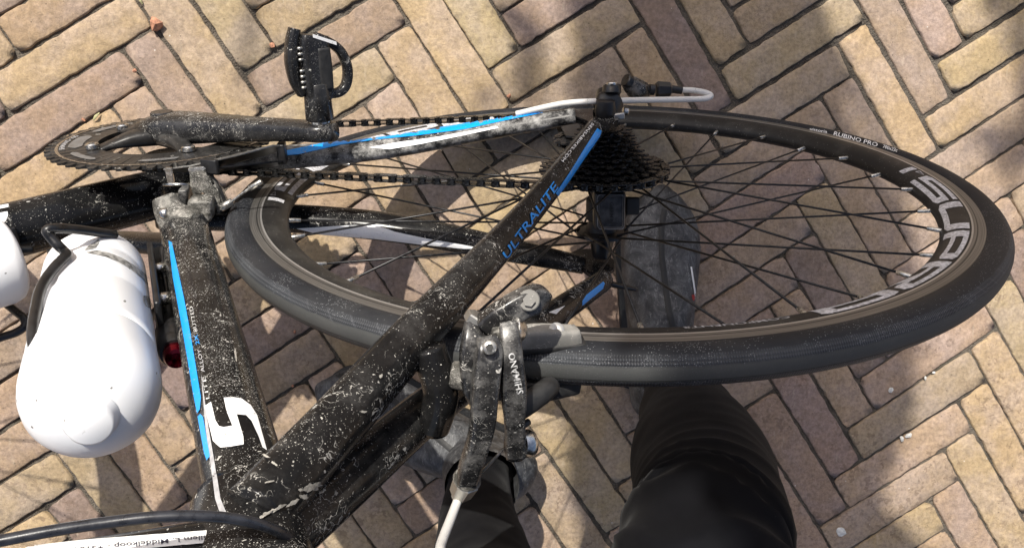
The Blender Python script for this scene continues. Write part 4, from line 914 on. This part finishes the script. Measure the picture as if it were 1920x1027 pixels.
bmo('pump_barrel', lathe([(0, .008), (.002, .0098), (.15, .0098), (.152, .0112), (.182, .0112), (.185, .0098)], po, ST, 28), M['black_plastic'], pump, sharp=50)
bmo('pump_cap', lathe([(.185, .0080), (.190, .0080), (.193, .0068), (.192, .0036), (.189, .0032), (.189, 0)], po, ST, 24), M['red'], pump, sharp=50)

# ---- front of the bicycle and the saddle, beyond the frame of the photograph
fw = part(make_wheel('front_wheel', False)); fw.location = -BASE+V((.985, 0, 0))
fk = pempty('fork')
for s in (-1, 1): bmo('fork_blade', Sweep([(V((.985, s*.052, 0)), .008, .009), (V((.94, s*.05, .15)), .010, .014), (V((.872, s*.036, .315)), .013, .017), (V((.850, s*.006, .352)), .015, .018)], (1, 0, 0)).bm(24, 16), M['frame'], fk)
bar = pempty('handlebar')
bmo('stem', Sweep([(V((.802, 0, .575)), .018, .018), (V((.86, 0, .590)), .016, .016), (V((.905, 0, .600)), .018, .018)], (0, 0, 1)).bm(12, 16), M['black_plastic'], bar)
for s in (-1, 1): bmo('drop_bar', Sweep([(V((.905, 0, .6)), .014, .014), (V((.905, s*.16, .6)), .014, .014), (V((.93, s*.20, .6)), .014, .014), (V((.985, s*.21, .585)), .014, .014), (V((.99, s*.21, .52)), .014, .014), (V((.95, s*.21, .475)), .014, .014), (V((.86, s*.21, .47)), .014, .014)], (.1, .2, 1)).bm(50, 14), M['rubber'], bar)
sp = pempty('seat_post')
bmo('post', cyl(BB+ST*.58, BB+ST*.70, .0136, n=24), M['black_plastic'], sp)
sdl = pempty('saddle')
bmo('shell', Sweep([(V((.065, 0, .622)), .055, .012), (V((.10, 0, .625)), .070, .016), (V((.16, 0, .622)), .055, .018), (V((.22, 0, .62)), .028, .018), (V((.32, 0, .618)), .017, .016)], (0, 0, 1)).bm(24, 24), M['rubber'], sdl)

# ================================================================== PERSON
person_root = empty('person', (0, -.33, 0))
tag(person_root, 'person in black tights and grey overshoes standing behind the bicycle, seen from above', 'person')
def wpart(o): o.parent = person_root; o.location = (0, .33, 0); return o
LEGS = {
 1: [(PG(1248, 655, .05), .040, .042), (PG(1262, 690, .12), .037, .039), (PG(1272, 727, .18), .0385, .041), (PG(1293, 800, .30), .0505, .052), (PG(1311, 860, .385), .060, .060), (PG(1325, 925, .46), .0585, .062), (PG(1332, 1000, .535), .0585, .062), (PG(1325, 1110, .60), .0600, .064), (V((.012, -.365, .72)), .072, .076), (V((.035, -.42, .84)), .088, .095)],
 -1: [(V((-.122, -.322, .05)), .040, .042), (V((-.120, -.326, .12)), .036, .038), (V((-.124, -.338, .18)), .0385, .040), (V((-.128, -.352, .27)), .0465, .049), (V((-.130, -.355, .36)), .052, .054), (V((-.130, -.350, .46)), .056, .058), (V((-.132, -.370, .58)), .065, .068), (V((-.130, -.400, .70)), .075, .080), (V((-.115, -.430, .84)), .088, .095)]}
bd = bmesh.new()
for k, pl in LEGS.items(): Sweep([(p, a*.78, b*.78) for p, a, b in pl], (0, 1, 0)).bm(30, 16, bd)
torso = [(V((-.04, -.435, .80)), .15, .09), (V((-.04, -.44, .90)), .165, .105), (V((-.045, -.435, 1.0)), .150, .10), (V((-.055, -.41, 1.15)), .165, .105), (V((-.065, -.38, 1.30)), .175, .10), (V((-.07, -.355, 1.39)), .13, .075), (V((-.072, -.335, 1.45)), .058, .058)]
Sweep(torso, (0, 1, 0)).bm(24, 20, bd)
Sweep([(V((-.072, -.335, 1.42)), .056, .056), (V((-.074, -.315, 1.49)), .055, .06), (V((-.076, -.285, 1.535)), .066, .085), (V((-.078, -.265, 1.59)), .076, .098), (V((-.079, -.270, 1.65)), .072, .094), (V((-.08, -.285, 1.69)), .045, .06), (V((-.08, -.29, 1.70)), .01, .015)], (0, 1, 0)).bm(20, 20, bd)
Sweep([(V((-.078, -.180, 1.600)), .008, .008), (V((-.078, -.158, 1.572)), .013, .014), (V((-.078, -.170, 1.560)), .010, .008)], (1, 0, 0)).bm(6, 10, bd)           # nose
for s in (-1, 1): Sweep([(V((-.078+s*.075, -.275, 1.62)), .006, .014), (V((-.078+s*.082, -.28, 1.59)), .006, .017), (V((-.078+s*.076, -.272, 1.56)), .005, .010)], (0, 1, 0)).bm(6, 10, bd)
ARM = {1: [(V((.09, -.37, 1.375)), .052, .056), (V((.125, -.345, 1.33)), .050, .052), (V((.150, -.26, 1.22)), .042, .044), (V((.150, -.175, 1.165)), .038, .040), (V((.100, -.08, 1.160)), .032, .034), (V((.055, -.020, 1.160)), .024, .028), (V((.040, .0, 1.158)), .024, .032)],
       -1: [(V((-.225, -.37, 1.375)), .052, .056), (V((-.265, -.345, 1.33)), .050, .052), (V((-.315, -.26, 1.22)), .042, .044), (V((-.330, -.175, 1.165)), .038, .040), (V((-.290, -.08, 1.160)), .032, .034), (V((-.255, -.020, 1.160)), .024, .028), (V((-.240, .0, 1.158)), .024, .032)]}
for s, pl in ARM.items():
    Sweep(pl, (0, 0, 1)).bm(26, 16, bd); w = pl[-1][0]
    Sweep([(w+V((0, -.02, 0)), .024, .018), (w+V((-s*.010, .020, .003)), .038, .015), (w+V((-s*.016, .052, .004)), .040, .013), (w+V((-s*.02, .06, .004)), .03, .010)], (0, 0, 1)).bm(14, 14, bd)
    for i, (dx, ln) in enumerate(((.030, .050), (.010, .062), (-.010, .066), (-.030, .058))):
        r0 = w+V((-s*.016+dx*.9, .052, .004))
        Sweep([(r0, .0085, .0085), (r0+V((-s*.006, ln*.5, .008)), .0085, .0085), (r0+V((-s*.016, ln*.8, .002)), .008, .008), (r0+V((-s*.026, ln*.9, -.008)), .007, .007)], (0.1, 0, 1)).bm(14, 10, bd)
    Sweep([(w+V((-s*.024, .008, .004)), .011, .011), (w+V((-s*.044, .026, .010)), .010, .010), (w+V((-s*.054, .048, .012)), .0095, .0095), (w+V((-s*.056, .062, .010)), .008, .008)], (0.1, 0, 1)).bm(14, 10, bd)
body = wpart(bmo('body', bd, M['skin'])); rm = body.modifiers.new('remesh', 'REMESH'); rm.mode = 'VOXEL'; rm.voxel_size = .0065; rm.use_smooth_shade = True
sm = body.modifiers.new('smooth', 'SMOOTH'); sm.iterations = 4
hb = lathe([(0, .080), (.03, .099), (.07, .098), (.10, .080), (.118, .04), (.122, 0)], (-.079, -.285, 1.585), (0, -.25, 1), 36); wpart(bmo('hair', hb, plain('brown_hair', (.05, .035, .025), .7, 0, .4, 200, .6)))
jk = bmesh.new(); Sweep([(p, a*1.06, b*1.08) for p, a, b in torso[:-1]], (0, 1, 0)).bm(24, 24, jk)
for s, pl in ARM.items(): Sweep([(p, a*1.12, b*1.12) for p, a, b in pl[:-1]], (0, 0, 1)).bm(26, 18, jk)
jk = wpart(bmo('jacket', jk, M['jacket'])); rm = jk.modifiers.new('remesh', 'REMESH'); rm.mode = 'VOXEL'; rm.voxel_size = .008; rm.use_smooth_shade = True
# tights: fine loft with the folds of the knee
tg = bmesh.new()
for k, pl in LEGS.items():
    sw = Sweep(pl[1:], (0, 1, 0)); nu, nv = 190, 72; R = []; n = len(pl)-2
    for i in range(nu+1):
        t = i/nu; row = []; T, S, N = sw.frame(t)
        c = sw.at(t)[0]
        for j in range(nv):
            th = 2*math.pi*j/nv; p = sw.ev(t, th); nd = (p-c).normalized()
            if k > 0:
                u = t*n; ph = th-math.radians(75)+.25*math.sin(u*3)         # front of the knee faces the bicycle
                m_ = math.exp(-((u-5.7)/1.0)**2)*max(0, math.cos(ph*.62))
                wv = math.sin(u*9.5+1.1*math.cos(th)+1.5*mnoise.noise(p*16))
                p = p+nd*(.0052*m_*(1-2*abs(wv)**.6))
            p = p+nd*(.0022*mnoise.noise(p*17)+.0010*mnoise.noise(p*48))
            row.append(tg.verts.new(p))
        R.append(row)
    for i in range(nu):
        for j in range(nv): q_ = (j+1) % nv; tg.faces.new((R[i][j], R[i][q_], R[i+1][q_], R[i+1][j]))
tg = wpart(bmo('tights', tg, M['tights']))
seam_pts = [V((LEGS[1][i][0].x, LEGS[1][i][0].y, LEGS[1][i][0].z)) for i in range(5, 9)]
# overshoes
def world_cast(o, x, y, off):
    tr = BVHTree.FromPolygons([v.co.copy() for v in o.data.vertices], [tuple(p.vertices) for p in o.data.polygons])
    h = tr.ray_cast(CAM, wray(x, y)); return None if h[0] is None else h[0]+V((0, 0, off))
def shoe(toe, ank, label=None):
    toe, ank = V((toe.x, toe.y, 0)), V((ank.x, ank.y, 0)); d = (toe-ank).normalized(); s = d.cross(V((0, 0, 1))); heel = ank-d*.055; L = (toe-heel).length
    sec = [(.0, .016, .050), (.02, .030, .072), (.07, .0365, .100), (.20, .0375, .112), (.33, .0385, .104), (.47, .0430, .088), (.62, .0485, .073), (.76, .0505, .062), (.87, .0450, .053), (.95, .0310, .044), (.985, .018, .036), (1.0, .006, .028)]
    bm = bmesh.new(); Sweep([(heel+d*(L*f)+V((0, 0, zt/2+.002)), a, zt/2) for f, a, zt in sec], (0, 0, 1), 2.5).bm(70, 44, bm)
    for v in bm.verts:
        if v.co.z < .006: v.co.z = .006-.003*(1 if v.co.z < .004 else 0)
    a3 = V((ank.x, ank.y, 0))
    Sweep([(a3+V((0, 0, .06))+d*.004, .042, .044), (a3+V((0, 0, .10)), .0405, .043), (a3+V((0, 0, .135)), .0405, .0425), (a3+V((0, 0, .165))-d*.002, .0425, .0435)], d).bm(24, 36, bm, cap=False)
    for v in bm.verts:
        f = min(1, max(0, (v.co.z-.03)/.05)); dd = (v.co-ank).dot(d)
        w = math.sin(dd*95+6*mnoise.noise(v.co*14)+v.co.z*60)*math.exp(-((dd-.05)/.05)**2)
        v.co += (mnoise.noise_vector(v.co*24)*.0028+V((0, 0, 1))*.0026*w)*f
    sh = wpart(bmo('overshoe', bm, M['shoe']))
    sole = bmesh.new(); R = []
    for f, a, zt in sec:
        pass
    ol = [heel+d*(L*f)+s*(a+.002) for f, a, z in sec]+[heel+d*(L*f)-s*(a+.002) for f, a, z in sec[::-1]]
    bmo('sole', prism([p+V((0, 0, .0015)) for p in ol], (0, 0, .009), .002), M['rubber'], sh)
    return sh, d, s, heel, L
shR, dR, sR, hR, LR = shoe(PG(1242, 362, .03), LEGS[1][1][0])
shL, dL, sL, hL, LL = shoe(PG(606, 732, .03), LEGS[-1][1][0])
def strip_on(o, px, w, mat, name, off=.001):
    bm = bmesh.new(); prev = None; P2 = [V(p) for p in px]
    tr = BVHTree.FromPolygons([v.co.copy() for v in o.data.vertices], [tuple(p.vertices) for p in o.data.polygons])
    pts_ = []
    for a, b in zip(P2, P2[1:]):
        for i in range(8): pts_.append(a.lerp(b, i/8))
    pts_.append(P2[-1])
    for i, p in enumerate(pts_):
        t = (pts_[min(i+1, len(pts_)-1)]-pts_[max(i-1, 0)]).normalized(); nn = V((-t.y, t.x)); row = []
        for k in (-1, -.5, 0, .5, 1):
            q_ = p+nn*(k*w/2); h = tr.ray_cast(CAM, wray(q_.x, q_.y))
            row.append(None if h[0] is None else bm.verts.new(h[0]+(CAM-h[0]).normalized()*(off*(1-.4*abs(k)))))
        if prev:
            for a_, b_, c_, d_ in zip(prev, prev[1:], row[1:], row):
                if None not in (a_, b_, c_, d_): bm.faces.new((a_, b_, c_, d_))
        prev = row
    if bm.faces: return bmo(name, bm, mat, o)
strip_on(shR, [(1246, 392), (1240, 430), (1241, 480), (1247, 530), (1254, 580), (1264, 625), (1270, 680)], 11, M['rubber'], 'zip_seam', .0015)
strip_on(shR, [(1296, 500), (1303, 545), (1307, 585), (1309, 610)], 3, M['white_text'], 'side_print', .0012)
strip_on(shR, [(1300, 552), (1303, 562)], 7, plain('red_print', (.35, .02, .02), .5), 'side_print', .0012)
strip_on(shL, [(618, 690), (645, 708), (690, 728), (740, 752), (790, 795), (845, 842)], 11, M['rubber'], 'zip_seam', .0015)
strip_on(shL, [(730, 812), (760, 770), (790, 745)], 9, M['rubber'], 'strap_seam', .0015)
phone = bmo('smartphone', box((-.105, .012, 1.1365), (.069, 0, 0), (0, .0335, 0), (0, 0, .0036), .003), M['phone']); tag(phone, 'dark slim smartphone held level in both hands above the bicycle', 'phone')

# ================================================================== SMALL THINGS ON THE BRICKS
def chip(name, px, py, size, label, seed, mat='chip', cat='brick fragment', flat=.6, group=None):
    rng = random.Random(seed); bm = bmesh.new(); bmesh.ops.create_icosphere(bm, subdivisions=1, radius=1)
    for v in bm.verts:
        v.co *= rng.uniform(.7, 1.15); v.co.x *= size[0]; v.co.y *= size[1]; v.co.z *= size[2]
    o = bmo(name, bm, M[mat], None, False); p = PG(px, py, 0); o.location = (p.x, p.y, size[2]*flat); o.rotation_euler = (0, 0, rng.uniform(0, 3)); tag(o, label, cat, group); return o
c0 = chip('brick_fragment', 295, 47, (.0085, .0115, .0085), 'largest orange brick fragment lying in the joint at the top left', 3); c0.rotation_euler = (.2, .1, .25)
chip('brick_fragment', 511, 85, (.0038, .0042, .003), 'small orange brick crumb in the joint left of the pedal', 4)
chip('brick_fragment', 545, 88, (.0022, .0032, .002), 'tiny orange brick crumb touching the pedal in the photo', 5)
chip('brick_fragment', 253, 133, (.0028, .0030, .002), 'small red brick crumb below the largest orange fragment', 6)
chip('brick_fragment', 157, 225, (.0022, .0030, .002), 'tiny orange crumb at the upper left rim of the chainring', 8)
chip('brick_fragment', 954, 180, (.0030, .0034, .002), 'pale pink crumb in the joint above the chain stay', 9)
chip('brick_fragment', 553, 622, (.0024, .0028, .002), 'orange crumb on the shaded bricks right of the seat tube', 10)
chip('brick_fragment', 549, 723, (.0024, .0022, .002), 'red crumb in the joint left of the dark shoe toe', 11)
def blade(name, a, b, w, label, cat, mat='straw'):
    a, b = PG(*a), PG(*b); d = (b-a).normalized(); s = d.cross(V((0, 0, 1)))*w
    bm = Sweep([(a+V((0, 0, .002)), w*.4, .0004), ((a+b)/2+V((0, 0, .0045)), w, .0005), (b+V((0, 0, .0025)), w*.3, .0004)], (0, 0, 1)).bm(10, 8)
    o = bmo(name, bm, M[mat]); tag(o, label, cat); return o
blade('grass_blade', (176, 226), (188, 212), .0018, 'dry pale green grass blade beside the chainring', 'grass blade')
blade('grass_blade', (262, -4), (269, 10), .0014, 'dry grass blade in the joint at the top edge', 'grass blade')
chip('paint_splash', 1576, 997, (.0090, .0080, .0022), 'white splash on the pink brick near the bottom edge', 1, 'droppings', 'splash', .3)
chip('paint_splash', 1670, 731, (.0048, .0040, .0018), 'small white speck on the brick below the tyre', 2, 'droppings', 'splash', .3)
for i, (x, y, r, l) in enumerate(((1703, 815, .006, 'largest white lime crumb in the joint at the lower right'), (1690, 822, .005, 'white lime crumb just left of the largest one in the joint'), (1734, 708, .0035, 'white lime crumb in the joint close below the tyre'), (1750, 698, .0035, 'grey lime crumb in the joint beside the tyre bottom right'))):
    chip('lime_crumb', x, y, (r, r*.6, .002), l, 20+i, 'droppings', 'crumb', .5)

# ================================================================== UNSEEN TREE, ITS CROWN SHAPED TO SHADE THE REAR HALF OF THE WHEEL
SHADE = [[(1090, -40), (1515, -40), (1512, 73), (1558, 117), (1579, 198), (1615, 313), (1688, 403), (1712, 560), (1708, 727), (1684, 809), (1668, 879), (1650, 940), (1700, 1030), (1900, 1120), (1950, 1500), (1480, 1500), (1230, 1130), (1085, 960), (1068, 830), (1095, 740), (1175, 640), (1150, 450), (1135, 300), (1092, 170)],
         [(1850, -60), (1990, -60), (1990, 45), (1842, 30)], [(1872, 66), (1990, 66), (1990, 100), (1885, 95)], [(1900, 128), (1990, 128), (1990, 180), (1905, 172)], [(1815, 262), (1850, 238), (1990, 232), (1990, 300), (1850, 296)],
         [(972, 20), (1002, 20), (1000, 190), (975, 190)], [(893, 165), (930, 160), (935, 205), (900, 210)]]
SHW = [[PG(x, y, 0).to_2d() for x, y in pl] for pl in SHADE]
def inside(p, pl):
    c = False; n = len(pl); j = n-1
    for i in range(n):
        a, b = pl[i], pl[j]
        if (a.y > p.y) != (b.y > p.y) and p.x < (b.x-a.x)*(p.y-a.y)/(b.y-a.y)+a.x: c = not c
        j = i
    return c
rng = random.Random(21); tree = empty('shade_tree', (-.75, 2.75, 0)); tag(tree, 'unseen small leafy tree beyond the bicycle, its crown shaped to cast dappled shade on the rear wheel', 'tree')
lv = []; lf = []
def leaf(p, size):
    n = (SUN_TO+V((rng.gauss(0, .45), rng.gauss(0, .45), rng.gauss(0, .45)))).normalized(); a = n.orthogonal().normalized(); a.rotate(Matrix.Rotation(rng.uniform(0, 6.28), 3, n)); b = n.cross(a)
    k = len(lv); L, W = size, size*.36
    for u, v, w in ((-1, 0, 0), (-.4, -1, .12), (.35, -.8, .10), (1, 0, -.1), (.35, .8, .10), (-.4, 1, .12)): lv.append(p+a*(u*L)+b*(v*W)+n*(w*L*.4))
    lf.append((k, k+1, k+2, k+3)); lf.append((k, k+3, k+4, k+5))
frx0, frx1 = PG(-150, 500).x, PG(2070, 500).x; fry0, fry1 = PG(960, 1600).y, PG(960, -150).y
for pl in SHW:  # leaves placed up the sun rays so their shadow fills the shade outlines
    xs = [p.x for p in pl]; ys = [p.y for p in pl]; big = pl is SHW[0]
    y = min(ys)
    step = .0155 if big else .015
    while y < max(ys):
        x = min(xs)
        while x < max(xs):
            p = V((x+rng.uniform(-.008, .008), y+rng.uniform(-.008, .008)))
            if inside(p, pl):
                h = rng.uniform(1.75, 2.9) if p.y < .1 else rng.uniform(2.3, 3.2)
                leaf(V((p.x, p.y, 0))+SUN_TO*(h/SUN_TO.z), rng.uniform(.026, .040) if big else .024)
            x += step
        y += step
for i in range(5200):
    p = V((-.60, 2.35, 2.65))+V((rng.gauss(0, .46), rng.gauss(0, .46), rng.gauss(0, .42)))
    if p.z < 1.7: continue
    g_ = p-SUN_TO*(p.z/SUN_TO.z)
    if frx0 < g_.x < frx1 and fry0 < g_.y < fry1 and not any(inside(g_.to_2d(), pl) for pl in SHW): continue
    leaf(p, rng.uniform(.025, .045))
off_ = V((-.75, 2.75, 0))
me = bpy.data.meshes.new('crown'); me.from_pydata([p-off_ for p in lv], [], lf); link('crown', me, M['leaf'], tree, False)
tb = Sweep([(V((0, 0, 0)), .085, .085), (V((.02, -.03, .8)), .065, .065), (V((.05, -.12, 1.6)), .05, .05), (V((.12, -.30, 2.4)), .03, .03), (V((.15, -.4, 3.1)), .010, .010)], (0, 1, 0)).bm(30, 16, rough=.006, rs=9)
for a, b in (((.04, -.10, 1.5), (.55, -.75, 2.5)), ((.06, -.14, 1.7), (-.35, -.5, 2.6)), ((.08, -.2, 2.0), (.35, .1, 2.9)), ((.05, -.12, 1.6), (.25, -1.0, 2.3))):
    a, b = V(a), V(b); Sweep([(a, .028, .028), (a.lerp(b, .5)+V((0, 0, .08)), .018, .018), (b, .006, .006)], (.3, .9, .2)).bm(14, 10, tb, rough=.003, rs=14)
bmo('trunk', tb, M['bark'], tree)
